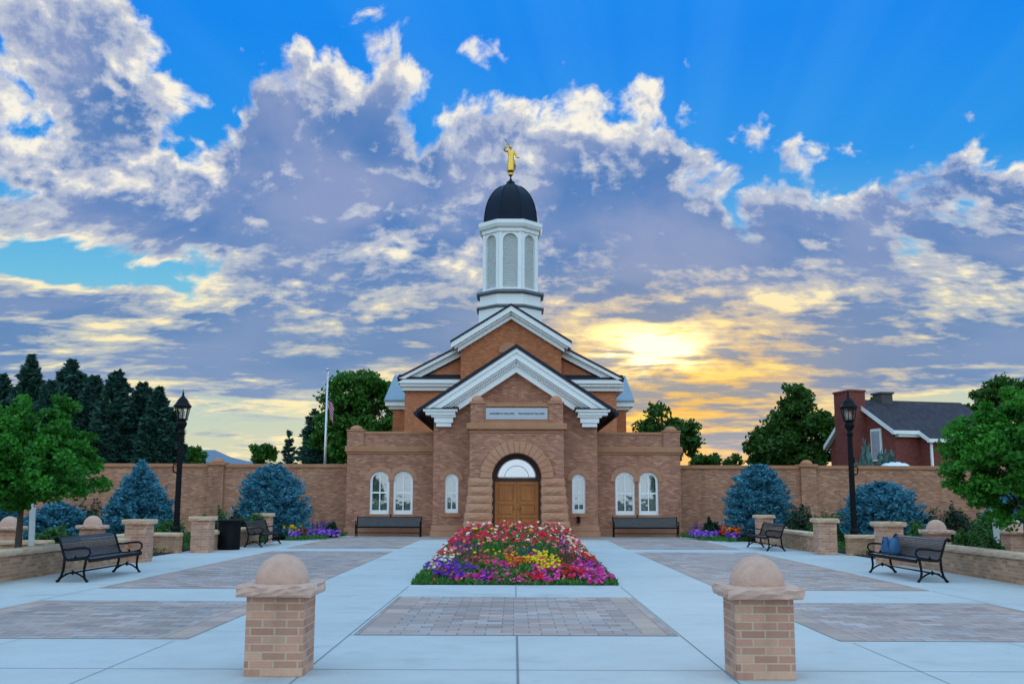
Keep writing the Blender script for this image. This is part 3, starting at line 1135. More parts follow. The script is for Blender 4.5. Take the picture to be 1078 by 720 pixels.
# --- wings
Y_W = 45.0
zw_top = WZ(457.5, Y_W)
zc0, zc1 = WZ(476, Y_W), WZ(470, Y_W)
wings = ((365.0, 457.0, (400.0, 424.6)), (628.0, 716.5, (657.8, 682.4)))
for k, (pa, pb, wc) in enumerate(wings):
    xa, xb = WX(pa, Y_W), WX(pb, Y_W)
    ops = []
    zb, zs = WZ(541.5, Y_W), WZ(506.5, Y_W)
    for c in wc:
        ops.append((WX(c, Y_W), 10.2 / 24.0, zb, zs))
    mb = MB()
    arch_wall(mb, xa, xb, -0.05, zw_top, Y_W, Y_W + 0.35, ops)
    xo, xi = (xa, xb) if k == 0 else (xb, xa)
    sg = 1 if k == 0 else -1
    mb.box(min(xo, xo + sg * .35), max(xo, xo + sg * .35), Y_W + .003, 56, -0.05, zw_top)     # outer side wall
    mb.box(min(xa, xb) + .4, max(xa, xb), Y_W + 0.9, Y_W + 1.1, 0, zw_top - 0.7)              # inner partition
    mb.box(min(xa, xb) + .1, max(xa, xb) - .1, Y_W + 0.36, 56, zw_top - 0.9, zw_top - 0.7)    # flat roof behind the parapet
    part(mb, "wing_wall", BK['entry'])
    mb = MB()
    mb.box(xa - (.10 if k == 0 else 0), xb + (.10 if k == 1 else 0), Y_W - 0.10, Y_W + 0.05, zc0, zc1)
    mb.box(xa - (.05 if k == 0 else 0), xb + (.05 if k == 1 else 0), Y_W - 0.05, Y_W + 0.05, zc0 - 0.09, zc0 - .002)
    part(mb, "wing_cornice", STONE_D, bevel=0.03)
    mb = MB()
    mb.box(xa - .04, xb + .04, Y_W - 0.04, Y_W + 0.4, zw_top, zw_top + 0.12)
    part(mb, "parapet_coping", STONE_D, bevel=0.02)
    px = WX(373.5 if k == 0 else 707.5, Y_W)
    mb = MB()
    mb.box(px - 0.36, px + 0.36, Y_W - 0.09, Y_W + 0.5, zc1 + .002, zw_top + 0.14)
    part(mb, "parapet_pier", BK['entry'])
    mb = MB()
    mb.box(px - 0.4, px + 0.4, Y_W - 0.13, Y_W + 0.54, zw_top + 0.14, zw_top + 0.2)
    mb.lathe(dome_profile(0.29, 0.2, 8), (px, Y_W + 0.2, zw_top + 0.2), 20)
    part(mb, "pier_dome", STONE_D)
    mb = MB()
    mb.box(xa - (.06 if k == 0 else 0), xb + (.06 if k == 1 else 0), Y_W - 0.06, Y_W + .02, -0.05, 0.33)
    part(mb, "plinth", STONE, bevel=0.012)
    for j, c in enumerate(wc):
        arched_window(WX(c, Y_W), 10.2 / 24.0, zb, zs, Y_W, 40 + k * 2 + j)

# --- central gabled block
Y_G = 44.0
gx0, gx1 = WX(456, Y_G), WX(629, Y_G)
gcx = (gx0 + gx1) / 2


def gz(py): return WZ(py, Y_G)


z_eave = gz(436)
z_ap = gz(383)
zb, zs = gz(540), gz(505.5)
ops = [(WX(475.6, Y_G), 6.9 / 24.5, zb, zs), (WX(609.2, Y_G), 6.9 / 24.5, zb, zs)]
mb = MB()
px0, px1 = WX(497, Y_G), WX(590, Y_G)
arch_wall(mb, gx0, px0, -0.05, z_eave, Y_G, Y_G + 0.35, ops[:1])
arch_wall(mb, px1, gx1, -0.05, z_eave, Y_G, Y_G + 0.35, ops[1:])
zp = gz(470)
mb.face([(px0, Y_G, zp), (px1, Y_G, zp), (px1, Y_G, z_eave), (px0, Y_G, z_eave)])
mb.prism([(gx0, z_eave), (gx1, z_eave), (gcx, z_ap)], Y_G, Y_G + .3)
mb.box(gx0, gx0 + .35, Y_G + .002, 56, -0.05, z_eave)
mb.box(gx1 - .35, gx1, Y_G + .002, 56, -0.05, z_eave)
mb.box(gx0 + .35, px0, Y_G + 0.95, Y_G + 1.1, 0, z_eave - .3)
mb.box(px1, gx1 - .35, Y_G + 0.95, Y_G + 1.1, 0, z_eave - .3)
part(mb, "gable_wall", BK['entry'])
for j, (cx, hw, a, b) in enumerate(ops):
    arched_window(cx, hw, a, b, Y_G, 60 + j)
for a, b, s in ((gx0, WX(488, Y_G), -1), (WX(598, Y_G), gx1, 1)):
    mb = MB()
    for k in range(2):
        e = 0.10 - 0.045 * k
        mb.box(a - (e if s < 0 else 0), b + (e if s > 0 else 0), Y_G - e, Y_G + .03, 0.24 * k, 0.24 * (k + 1) - .004)
    part(mb, "plinth", STONE, bevel=0.02)
mb = MB()                                            # small ground light box by the right window
xx = WX(608.6, Y_G)
mb.box(xx - .07, xx + .07, Y_G - 0.17, Y_G - .005, gz(550), gz(546))
mb.lathe([(0.05, 0), (0.09, 0.07), (0.09, 0.1)], (xx, Y_G - 0.1, gz(546)), 12)
part(mb, "wall_lamp", BLACK)


def rake(mb, cx, zapex, slope, xh0, d0, d1, y0, y1, zcut=None, mi=0):
    """pair of raking bands under a gable: vertical offsets d0..d1 below the outer line, cut at half width xh0 or at height zcut"""
    for s in (-1, 1):
        if zcut is None:
            poly = [(cx, zapex - d0), (cx + s * xh0, zapex - d0 - slope * xh0), (cx + s * xh0, zapex - d1 - slope * xh0), (cx, zapex - d1)]
        else:
            xo, xi = (zapex - d0 - zcut) / slope, (zapex - d1 - zcut) / slope
            poly = [(cx, zapex - d0), (cx + s * xo, zcut), (cx + s * xi, zcut), (cx, zapex - d1)]
        if s > 0: poly = poly[::-1]
        mb.prism(poly, y0, y1, mi)


# roof and white cornice of the entrance gable
Yc = Y_G - 0.75
ax, az = W(543.6, 362, Yc)
tx, tz = W(438, 431, Yc)
half = ax - tx
slope = (az - tz) / half
mb = MB()
rake(mb, ax, az, slope, half, 0.0, 0.17, Yc, 56.3)
part(mb, "entrance_roof", DARKROOF)
for s in (-1, 1):                                    # half-round gutters along the eaves
    mb = MB()
    mb.tube([(ax + s * (half + .03), Yc + .02, tz - .16), (ax + s * (half + .03), 56.2, tz - .16)], 0.09, 8)
    part(mb, "gutter", DARKROOF)
zc = WZ(430.5, Yc)
mb = MB()
rake(mb, ax, az, slope, None, 0.172, 0.34, Yc + .05, Y_G, zc)
rake(mb, ax, az, slope, None, 0.342, 0.62, Yc + .12, Y_G, zc)
rake(mb, ax, az, slope, None, 0.622, 0.72, Yc + .26, Y_G, zc)
rake(mb, ax, az, slope, None, 0.722, 1.16, Yc + .42, Y_G, zc)
part(mb, "raking_cornice", WHITE)
for s in (-1, 1):                                    # dentils
    mb = MB()
    nden = 46
    for i in range(nden):
        xh = 0.1 + (half - 1.05) * i / nden
        z = az - 0.73 - slope * xh
        if z - 0.12 < zc: continue
        w = 0.045
        poly = [(ax + s * (xh - w), z + slope * w), (ax + s * (xh + w), z - slope * w), (ax + s * (xh + w), z - slope * w - .13), (ax + s * (xh - w), z + slope * w - .13)]
        if s < 0: poly = poly[::-1]
        mb.prism(poly[::-1], Yc + .30, Yc + .43)
    part(mb, "dentil_course", WHITE)
for s in (-1, 1):                                    # cornice returns on brackets
    mb = MB()
    o0, o1 = WX(541 + s * 99.5, Yc) + .11, WX(541 + s * 63, Yc) + .11
    a, b = min(o0, o1), max(o0, o1)
    mb.box(a, b, Yc - 0.02, Y_G, zc - .10, zc - .002)
    mb.box(a + .10, b - .10, Yc + .08, Y_G, zc - .24, zc - .102)
    c0, c1 = WX(541 + s * 88, Yc) + .11, WX(541 + s * 68, Yc) + .11
    a, b = min(c0, c1), max(c0, c1)
    mb.box(a - .12, b + .12, Yc + .16, Y_G, zc - .33, zc - .242)
    mb.box(a, b, Yc + .25, Y_G, zc - .55, zc - .332)
    mb.box(a + .08, b - .08, Yc + .33, Y_G, zc - .72, zc - .552)
    part(mb, "cornice_return", WHITE)
    mb = MB()
    a, b = min(o0, o1) - .05, max(o0, o1) + .05
    mb.face([(a, Yc - .07, zc), (b, Yc - .07, zc), (b - .05, Y_G, zc + .22), (a + .05, Y_G, zc + .22)])
    mb.face([(a, Yc - .07, zc), (a + .05, Y_G, zc + .22), (a, Y_G, zc)])
    mb.face([(b, Yc - .07, zc), (b, Y_G, zc), (b - .05, Y_G, zc + .22)])
    mb.face([(a, Yc - .07, zc), (a, Y_G, zc), (b, Y_G, zc), (b, Yc - .07, zc)])
    part(mb, "return_roof", DARKROOF)

# --- portal
Y_P = 42.7


def pz(py): return WZ(py, Y_P)


pc = WX(544.0, Y_P)
q0, q1 = WX(494.3, Y_P), WX(593.6, Y_P)
z_spr = pz(503)
z_cor0, z_cor1 = pz(452), pz(445.5)
hw_o = 26.0 / 25.3
mb = MB()
arch_wall(mb, q0, q1, -0.05, z_cor0, Y_P, Y_P + 1.0, [(pc, hw_o, -0.05, z_spr)], 24)
mb.box(q0, q0 + .3, Y_P + .002, Y_G - .004, -0.05, z_cor0)
mb.box(q1 - .3, q1, Y_P + .002, Y_G - .004, -0.05, z_cor0)
part(mb, "portal_wall", BK['entry'])
mb = MB()
mb.box(q0 - .05, q1 + .05, Y_P - .05, Y_G - .006, z_cor0 - .14, z_cor0 - .06)
mb.box(q0 - .14, q1 + .14, Y_P - .15, Y_G - .008, z_cor0, z_cor1)
part(mb, "portal_cornice", STONE_D, bevel=0.04)
z_at = pz(424.5)
mb = MB()
d0, d1 = WX(509, Y_P), WX(578.3, Y_P)
mb.box(d0, d1, Y_P + .12, Y_G - .008, z_cor1 + .003, z_at - .13)
part(mb, "attic_wall", BK['entry'])
for a, b in ((q0 + .02, d0), (d1, q1 - .02)):
    mb = MB()
    mb.box(a, b, Y_P, Y_G - .01, z_cor1 + .002, z_at)
    part(mb, "attic_pier", BK['entry'])
    mb = MB()
    c = (a + b) / 2
    mb.box(a - .05, b + .05, Y_P - .05, Y_G - .012, z_at + .002, z_at + .08)
    mb.lathe(dome_profile(0.27, 0.27, 8), (c, Y_P + .25, z_at + .08), 20)
    part(mb, "attic_dome", STONE)
mb = MB()
mb.box(d0 + .01, d1 - .01, Y_P + .04, Y_P + .118, z_at - .127, z_at + .02)
mb.box(d0 + .01, d1 - .01, Y_P + .05, Y_P + .116, z_cor1 + .005, pz(441.6))
mb.box(d0 + .002, WX(510.7, Y_P), Y_P + .045, Y_P + .117, z_cor1 + .007, z_at - .13)
mb.box(WX(576.8, Y_P), d1 - .002, Y_P + .045, Y_P + .117, z_cor1 + .007, z_at - .13)
part(mb, "sign_surround", STONE_D)
mb = MB()
sx0, sx1, sz0, sz1 = WX(511, Y_P), WX(576.5, Y_P), pz(441.3), pz(429.3)
mb.box(sx0, sx1, Y_P + .03, Y_P + .11, sz0, sz1)
GREYST = plain("honed_grey_granite", (0.44, 0.46, 0.50), 0.45, 0.4, var=0.06, scale=9)
sign = part(mb, "inscription_stone", GREYST)


def text_mesh(txt, size, m_, name, parent, loc, off, depth=0.006):
    cu = bpy.data.curves.new(name, 'FONT')
    cu.body = txt
    cu.size = size
    cu.align_x = 'CENTER'
    cu.align_y = 'CENTER'
    cu.extrude = depth
    cu.offset = 0.002
    tmp = bpy.data.objects.new("tmp_text", cu)
    COL.objects.link(tmp)
    bpy.context.view_layer.update()
    me = bpy.data.meshes.new_from_object(tmp.evaluated_get(bpy.context.evaluated_depsgraph_get()))
    bpy.data.objects.remove(tmp)
    me.name = name
    me.materials.clear()
    me.materials.append(m_)
    me.transform(Matrix.Translation(Vector(loc) - Vector(off)) @ Matrix.Rotation(math.pi / 2, 4, 'X'))
    o = bpy.data.objects.new(name, me)
    COL.objects.link(o)
    o.parent = parent
    return o


INK = plain("engraved_letter", (0.05, 0.055, 0.07), 0.6, 0.2)
xm = (sx0 + sx1) / 2
zm = (sz0 + sz1) / 2
for txt, dx_ in (("HOLINESS TO THE LORD", -0.61), ("THE HOUSE OF THE LORD", 0.61)):
    text_mesh(txt, 0.092, INK, "lettering", sign, (xm + dx_, Y_P + .026, zm), CO)
# rock-faced buttresses either side of the arch
r = random.Random(9)
for s in (-1, 1):
    mb = MB()
    nc = 7
    for k in range(nc):
        z0, z1 = z_spr * k / nc, z_spr * (k + 1) / nc
        f = 1 - k / (nc - 1)
        outer = (q0 if s < 0 else q1) + s * (0.02 + 0.24 * f ** 1.3 + r.uniform(-.012, .012))
        inner = pc + s * (hw_o + 0.0)
        a, b = min(outer, inner), max(outer, inner)
        proj = 0.10 + 0.16 * f ** 1.3
        # rock face: bulging grid
        nx, nz = 9, 5
        rows = []
        for j in range(nz + 1):
            row = []
            for i in range(nx + 1):
                u, v = i / nx, j / nz
                e = min(1, 5 * u, 5 * (1 - u)) * min(1, 3.2 * v, 3.2 * (1 - v))
                row.append((a + (b - a) * u + (0.0), Y_P - proj - 0.075 * e * r.uniform(.65, 1.2), z0 + .006 + (z1 - z0 - .012) * v))
            rows.append(row)
        mb.grid(rows)
        for side in (0, nx):                          # sides back to the wall, bulged
            rr = []
            for j in range(nz + 1):
                p = rows[j][side]
                v = j / nz
                bl = (-1 if side == 0 else 1) * 0.05 * min(1, 3 * v, 3 * (1 - v))
                rr.append([p, (p[0] + bl, p[1] + .15, p[2]), (p[0], Y_P + .05, p[2])])
            mb.grid(rr)
        mb.face([rows[nz][0], rows[nz][nx], (b, Y_P + .05, z1 - .006), (a, Y_P + .05, z1 - .006)])
        mb.face([rows[0][nx], rows[0][0], (a, Y_P + .05, z0 + .006), (b, Y_P + .05, z0 + .006)])
    part(mb, "rusticated_buttress", STONE)
mb = MB()
voussoirs(mb, pc, z_spr, hw_o, 38.3 / 25.3, Y_P - 0.13, Y_P + .1, 17, 5, 0.02)
part(mb, "arch_voussoirs", STONE, bevel=0.025)
# door recess: dark stained frame, oak leaves, fanlight
Y_D = Y_P + 1.0
mb = MB()
dw = 0.92
arch_wall(mb, pc - hw_o - .05, pc + hw_o + .05, 0, z_spr + hw_o + .1, Y_D - .02, Y_D + .35, [(pc, dw, 0, z_spr)], 24)
ring(mb, pc, z_spr, dw - .09, dw + .001, Y_D + .06, Y_D + .2, 24)
zt = WZ(506.5, Y_D)
mb.box(pc - dw + .001, pc + dw - .001, Y_D + .04, Y_D + .22, zt, z_spr + .02)
part(mb, "door_frame", WOOD_D)
mb = MB()
mb.face([(x, Y_D + .14, z) for x, z in arc(pc, z_spr + .02, dw - .085, 24)])
fan = part(mb, "fanlight", glass_mat("fanlight_glass", 0.52, (0.6, 0.65, 0.65), 0.03))
mb = MB()
ring(mb, pc, z_spr + .02, 0.50, 0.53, Y_D + .11, Y_D + .15, 20)
ring(mb, pc, z_spr + .02, dw - .14, dw - .086, Y_D + .10, Y_D + .16, 24)
mb.box(pc - dw + .09, pc + dw - .09, Y_D + .10, Y_D + .16, z_spr + .021, z_spr + .07)
part(mb, "fanlight_bar", WHITE, fan)
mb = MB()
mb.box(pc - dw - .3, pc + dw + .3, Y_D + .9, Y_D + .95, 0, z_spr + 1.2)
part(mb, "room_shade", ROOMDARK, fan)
for s in (-1, 1):
    mb = MB()
    a, b = (pc - dw + .002, pc - .004) if s < 0 else (pc + .004, pc + dw - .002)
    y0 = Y_D + .08
    st = 0.12
    mb.box(a, b, y0 + .05, y0 + .09, .02, zt - .003)
    mb.box(a, a + st, y0, y0 + .049, .02, zt - .003)
    mb.box(b - st, b, y0, y0 + .049, .02, zt - .003)
    zz = [.02, .26, .80, .92, 1.36, 1.48, zt - .14, zt - .003]
    for i in range(0, 8, 2):
        mb.box(a + st, b - st, y0 + .001, y0 + .049, zz[i], zz[i + 1])
    leaf = part(mb, "door", WOOD, bevel=0.004)
    for i in range(1, 7, 2):
        m2_ = MB()
        m2_.box(a + st + .05, b - st - .05, y0 + .015, y0 + .05, zz[i] + .05, zz[i + 1] - .05)
        part(m2_, "raised_panel", WOOD, leaf, bevel=0.012)
    mk = MB()
    kx = pc + s * 0.11
    mk.lathe([(0.05, 0), (0.052, 0.012), (0.02, 0.02), (0.02, 0.05), (0.045, 0.065), (0.045, 0.09), (0.001, 0.11)], (0, 0, 0), 14)
    M4 = Matrix.Translation((kx, y0 - .001, WZ(535, Y_D))) @ Matrix.Rotation(math.pi / 2, 4, 'X')
    mk.v = [tuple(M4 @ Vector(p)) for p in mk.v]
    part(mk, "handle", BRASS, leaf)

# --- the old nave behind
Y_N = 56.0


def nz(py): return WZ(py, Y_N)


ncx = WX(537.6, Y_N)
bx0, bx1 = WX(483.6, Y_N), WX(591.2, Y_N)
nap = nz(321.5)
nex = ncx - WX(473, Y_N)
nsl = (nap - nz(360.5)) / nex
mb = MB()
bh = (bx1 - bx0) / 2
mb.prism([(ncx - bh, 0), (ncx + bh, 0), (ncx + bh, nap - .5 - nsl * bh), (ncx, nap - .5), (ncx - bh, nap - .5 - nsl * bh)], Y_N, 60)
part(mb, "nave_bay", BK['old'])
mb = MB()
rake(mb, ncx, nap, nsl, nex, 0.0, 0.12, Y_N - .62, 72)
part(mb, "nave_roof", DARKROOF)
mb = MB()
rake(mb, ncx, nap, nsl, nex - .03, 0.122, 0.42, Y_N - .58, Y_N + 2)
rake(mb, ncx, nap, nsl, nex - .22, 0.422, 0.56, Y_N - .42, Y_N + 2)
rake(mb, ncx, nap, nsl, nex - .40, 0.562, 0.80, Y_N - .25, Y_N + 2)
part(mb, "nave_cornice", WHITE)
mb = MB()
mx_, mz_ = W(535.5, 371, Y_N)
ring(mb, mx_, mz_, 0.001, 0.56, Y_N - .06, Y_N + .1, 20)
part(mb, "stone_tympanum", STONE)
Y_S = 56.9
s0, s1 = WX(424.6, Y_S), WX(650, Y_S)
sh = (s1 - s0) / 2
scx = (s0 + s1) / 2


def sz(py): return WZ(py, Y_S)


ex = scx - WX(417.3, Y_S)                    # eave half width
zi = sz(364.5)                               # where the rake meets the bay
xi = WX(483.6, Y_S)
ssl = (zi - sz(398.5)) / (xi - (scx - ex))
sap = zi + ssl * (scx - xi)
mb = MB()
mb.prism([(scx - sh, 0), (scx + sh, 0), (scx + sh, sap - .7 - ssl * sh), (scx, sap - .7), (scx - sh, sap - .7 - ssl * sh)], Y_S, 72)
part(mb, "nave_wall", BK['oldpale'])
mb = MB()
rake(mb, scx, sap, ssl, ex, 0.0, 0.11, Y_S - .6, 73)
part(mb, "side_roof", DARKROOF)
mb = MB()
rake(mb, scx, sap, ssl, ex - .03, 0.112, 0.30, Y_S - .56, Y_S + 2)
rake(mb, scx, sap, ssl, ex - .3, 0.302, 0.62, Y_S - .3, Y_S + 2)
part(mb, "side_cornice", WHITE)
for s in (-1, 1):
    a, b = scx + s * (ex - .02), scx + s * (bh + .02)
    a, b = min(a, b), max(a, b)
    z1 = sz(400.5)
    mb = MB()
    mb.box(a, b, Y_S - .56, Y_S + (15 if True else 1), z1 - .22, z1)
    mb.box(a + .12, b - .001, Y_S - .44, Y_S + 14.9, z1 - .38, z1 - .222)
    mb.box(a + .22, b - .002, Y_S - .26, Y_S + 14.8, z1 - .60, z1 - .382)
    part(mb, "eave_cornice", WHITE)
    mb = MB()
    mb.face([(a, Y_S - .6, z1 + .003), (b, Y_S - .6, z1 + .003), (b, Y_S + .02, z1 + .33), (a, Y_S + .02, z1 + .33)])
    part(mb, "eave_flashing", DARKROOF)
# transept behind, blue-grey slate
Y_T = 61.5
tx0, tx1 = WX(404.5, Y_T, 420), WX(668, Y_T, 420)
zte = WZ(421, Y_T)
mb = MB()
ridge = zte + 2.1
poly = [(Y_T, zte), (Y_T + 5, ridge), (Y_T + 10, zte)]
for (ya, za), (yb, zb_) in zip(poly[:-1], poly[1:]):
    mb.face([(tx0, ya, za), (tx1, ya, za), (tx1, yb, zb_), (tx0, yb, zb_)])
    mb.face([(tx0, ya, za - .12), (tx1, ya, za - .12), (tx1, yb, zb_ - .12), (tx0, yb, zb_ - .12)])
for x in (tx0, tx1):
    mb.face([(x, Y_T, zte - .12), (x, Y_T, zte), (x, Y_T + 5, ridge), (x, Y_T + 10, zte), (x, Y_T + 10, zte - .12), (x, Y_T + 5, ridge - .12)])
mb.face([(tx0, Y_T, zte - .12), (tx1, Y_T, zte - .12), (tx1, Y_T, zte), (tx0, Y_T, zte)])
part(mb, "transept_roof", SLATE_B)
mb = MB()
mb.box(tx0 + .05, tx1 - .05, Y_T + .05, Y_T + 9.9, zte - .36, zte - .125)
mb.box(tx0 + .25, tx1 - .25, Y_T + .25, Y_T + 9.7, zte - .55, zte - .362)
part(mb, "transept_cornice", WHITE)
mb = MB()
ti0, ti1 = WX(412.3, Y_T + .4), WX(660, Y_T + .4)
mb.box(ti0, ti1, Y_T + .4, Y_T + 9.5, 0, zte - .552)
part(mb, "transept_wall", BK['old'])

# --- steeple
Y_O = 59.5
tcx = WX(537.3, Y_O, 280)
K8 = 1 / math.cos(math.pi / 8)


def oct_prof(mb, prof, mi=0):
    """octagonal lathe; radii are half widths across flats"""
    mb.lathe([(r_ * K8, z) for r_, z in prof], (tcx, Y_O, 0), 8, mi, False, rot=math.pi / 8)


def hw_at(pxw, py):                           # half width from a pixel width measured on the front face
    return pxw / 2 / FPX * (Y_O - 1.5) * 1.02


def oz(py, half=1.6): return WZ(py, Y_O - half)


z = {k: oz(k) for k in (195, 231, 234, 240.6, 305.6, 309, 321, 324, 350)}
mb = MB()
r0 = hw_at(66.5, 0)
oct_prof(mb, [(r0, z[350] - 1.5), (r0, z[324])])
oct_prof(mb, [(r0 - .06, z[321]), (r0 - .06, z[309])])
part(mb, "steeple_base", WHITE)
mb = MB()
for a, b in ((324, 321), (309, 305.6)):
    oct_prof(mb, [(r0 - .02, z[a] - .03), (r0 + .14, z[a] + .05), (r0 + .14, z[b] - .02), (r0 - .02, z[b] + .03)])
part(mb, "steeple_ledge", plain("lead_flashing", (0.14, 0.16, 0.18), 0.5, 0.4))
rd = hw_at(57.6, 0)
a_half = rd * math.tan(math.pi / 8)           # half width of one face
op_hw = a_half * 0.66
z0d, z1d = z[305.6] + .03, z[240.6]
zsill, zspr = oz(303) + .03, oz(245.5) - op_hw


def on_face(mb, k, f):
    """run f in the frame of face k (x along face, y outward towards -Y), then rotate into place"""
    n = len(mb.v)
    f(mb)
    M4 = Matrix.Translation((tcx, Y_O, 0)) @ Matrix.Rotation(k * math.pi / 4, 4, 'Z')
    mb.v[n:] = [tuple(M4 @ Vector(p)) for p in mb.v[n:]]


mb = MB()
for k in range(8):
    on_face(mb, k, lambda m_: arch_wall(m_, -a_half, a_half, z0d, z1d, -rd, -rd + .16, [(0, op_hw, zsill, zspr)], 14))
    # corner pilasters
    on_face(mb, k, lambda m_: (m_.box(-a_half + .002, -a_half + .17, -rd - .045, -rd + .02, z0d, z1d), m_.box(a_half - .17, a_half - .002, -rd - .045, -rd + .02, z0d, z1d)))
drum = part(mb, "belfry", WHITE)
for k in (6, 7, 0, 1, 2, 3, 4, 5):
    mb = MB()
    on_face(mb, k, lambda m_: ring(m_, 0, zspr, op_hw - .001, op_hw + .09, -rd - .03, -rd + .05, 14))
    on_face(mb, k, lambda m_: (m_.box(-op_hw - .09, -op_hw + .001, -rd - .03, -rd + .05, zsill, zspr), m_.box(op_hw - .001, op_hw + .09, -rd - .03, -rd + .05, zsill, zspr),
                               m_.box(-op_hw - .12, op_hw + .12, -rd - .06, -rd + .05, zsill - .09, zsill)))
    wn = part(mb, "belfry_opening", WHITE)
    mb = MB()

    def slats(m_):
        n = 26
        for i in range(n):
            zz_ = zsill + (zspr + op_hw - zsill) * (i + .5) / n
            w_ = op_hw if zz_ < zspr else math.sqrt(max(0.0, op_hw ** 2 - (zz_ - zspr) ** 2))
            if w_ < .05: continue
            m_.bar((-w_, -rd + .11, zz_), (w_, -rd + .11, zz_), .09, .02, (0, .75, .65))
        P = [(-op_hw, zsill), (op_hw, zsill)] + arc(0, zspr, op_hw, 14)
        m_.face([(a, -rd + .17, b) for a, b in P])
    on_face(mb, k, slats)
    part(mb, "louver", WHITE_D, wn)
mb = MB()
oct_prof(mb, [(rd + .02, z[240.6] - .18), (rd + .10, z[240.6] - .16), (rd + .10, z[240.6] + .02), (rd + .22, z[240.6] + .10), (rd + .30, z[240.6] + .28), (rd + .30, z[231] - .05), (rd + .05, z[231] + .02)])
part(mb, "belfry_cornice", WHITE)
mb = MB()
dr = hw_at(56.8, 0)
zd0, zd1 = z[234] - .05, oz(194.5, 0)
H = zd1 - zd0
prof = [(dr * 0.985, 0)]
for i in range(1, 15):
    u = i / 15
    prof.append((dr * (1 - u ** 2.5) ** (1 / 1.9), H * u))
prof += [(0.30, H * 0.995), (0.26, H + .06), (0.27, H + .12), (0.12, H + .22), (0.05, H + .36), (0.04, H + .5)]
mb.lathe([(r_ * (K8 if r_ > .3 else 1), zz_ + zd0) for r_, zz_ in prof], (tcx, Y_O, 0), 8, 0, False, rot=math.pi / 8)
part(mb, "dome", DOME_M)
mb = MB()
for k in range(8):                            # seam ribs on the dome edges
    a = math.pi / 8 + k * math.pi / 4
    mb.tube([(tcx + r_ * K8 * math.cos(a), Y_O + r_ * K8 * math.sin(a), zz_ + zd0) for r_, zz_ in prof[:15]], 0.035, 5)
part(mb, "dome_rib", DOME_M)

# --- gilded statue
zf = zd0 + H + .5
ST = thing("statue", "gilded robed figure blowing a long trumpet on top of the steeple dome", "statue", (tcx, Y_O, zf))
s_h = 0.92 * (oz(157, 0) - oz(186, 0))
mb = MB()
mb.lathe([(0.02, -0.02), (0.12, 0.03), (0.16, 0.14), (0.12, 0.25), (0.03, 0.30)], (0, 0, 0), 16)
mb.build("ball", GOLD, ST)
mb = MB()
u = s_h / 1.75
zb0 = 0.30


def body_ring(r_, h, sx, sy, dx=0, dy=0):
    n = 18
    out = []
    for k in range(n):
        a = 2 * math.pi * k / n
        fold = 1 + (0.10 * math.sin(5 * a + h * 3) if h < .95 else 0)
        out.append((dx + r_ * sx * math.cos(a) * fold, dy + r_ * sy * math.sin(a) * fold, zb0 + h * u))
    return out


rows = [body_ring(0.20, 0.0, 1, .9), body_ring(0.21, 0.10, 1, .9), body_ring(0.20, 0.45, 1, .85, .01), body_ring(0.19, 0.80, 1, .8, .02),
        body_ring(0.16, 1.02, 1, .8, .02), body_ring(0.19, 1.22, 1.05, .75, .02), body_ring(0.21, 1.38, 1.1, .7, .01), body_ring(0.15, 1.46, 1.1, .7),
        body_ring(0.06, 1.50, 1, 1), body_ring(0.055, 1.55, 1, 1), body_ring(0.085, 1.60, .9, 1.1, -.01), body_ring(0.105, 1.68, .9, 1.1, -.015),
        body_ring(0.095, 1.76, .9, 1.1, -.015), body_ring(0.05, 1.82, .9, 1.1, -.01), body_ring(0.001, 1.84, 1, 1, -.01)]
mb.grid(rows, 0, True, wrap=True)
mb.face(rows[0][::-1])
# right arm raised holding the trumpet, left arm bent out to the side
sh_ = zb0 + 1.40 * u
mb.tube([(-.19, 0, sh_), (-.34, -.05, sh_ + .02), (-.40, -.1, sh_ + .10), (-.30, -.12, sh_ + .30), (-.22, -.12, sh_ + .38)], [.075, .068, .06, .05, .04], 8)
mb.tube([(.19, 0, sh_), (.30, .02, sh_ - .20), (.36, -.02, sh_ - .36), (.46, -.08, sh_ - .42), (.52, -.1, sh_ - .40)], [.075, .065, .058, .045, .035], 8)
mb.tube([(.15, .1, sh_ - .5), (.27, .16, sh_ - .75), (.26, .18, sh_ - 1.1)], [.07, .06, .02], 8)
mb.build("figure", GOLD, ST)
mb = MB()
p0, p1 = Vector((-.03, -.11, zb0 + 1.65 * u)), Vector((-.34, -.25, zb0 + 2.12 * u))
mb.tube([p0, p0.lerp(p1, .8), p0.lerp(p1, .92), p1], [.018, .022, .038, .08], 10)
mb.build("trumpet", GOLD, ST)

# ------------------------------------------------------------------ benches
def perforated_mat():
    m_, N, b, out = mat("perforated_black_steel", 0.38, 0.6)
    t = N.node('ShaderNodeTexCoord')
    s_ = N.node('ShaderNodeSeparateXYZ')
    N.put(s_.inputs[0], t.outputs['UV'])
    k = 2 * math.pi / 0.062
    hole = N.mul(N.m('SINE', N.mul(s_.outputs[0], k)), N.m('SINE', N.mul(s_.outputs[1], k)))
    h = N.m('GREATER_THAN', hole, 0.6)
    b.inputs['Base Color'].default_value = (0.010, 0.014, 0.018, 1)
    tr = N.node('ShaderNodeBsdfTransparent')
    mx = N.node('ShaderNodeMixShader')
    N.put(mx.inputs[0], h)
    m_.node_tree.links.new(b.outputs[0], mx.inputs[1])
    m_.node_tree.links.new(tr.outputs[0], mx.inputs[2])
    m_.node_tree.links.new(mx.outputs[0], out.inputs[0])
    return m_


PERF = perforated_mat()


def spot(x, y):
    return (gx_(x, y), gy(y), 0)


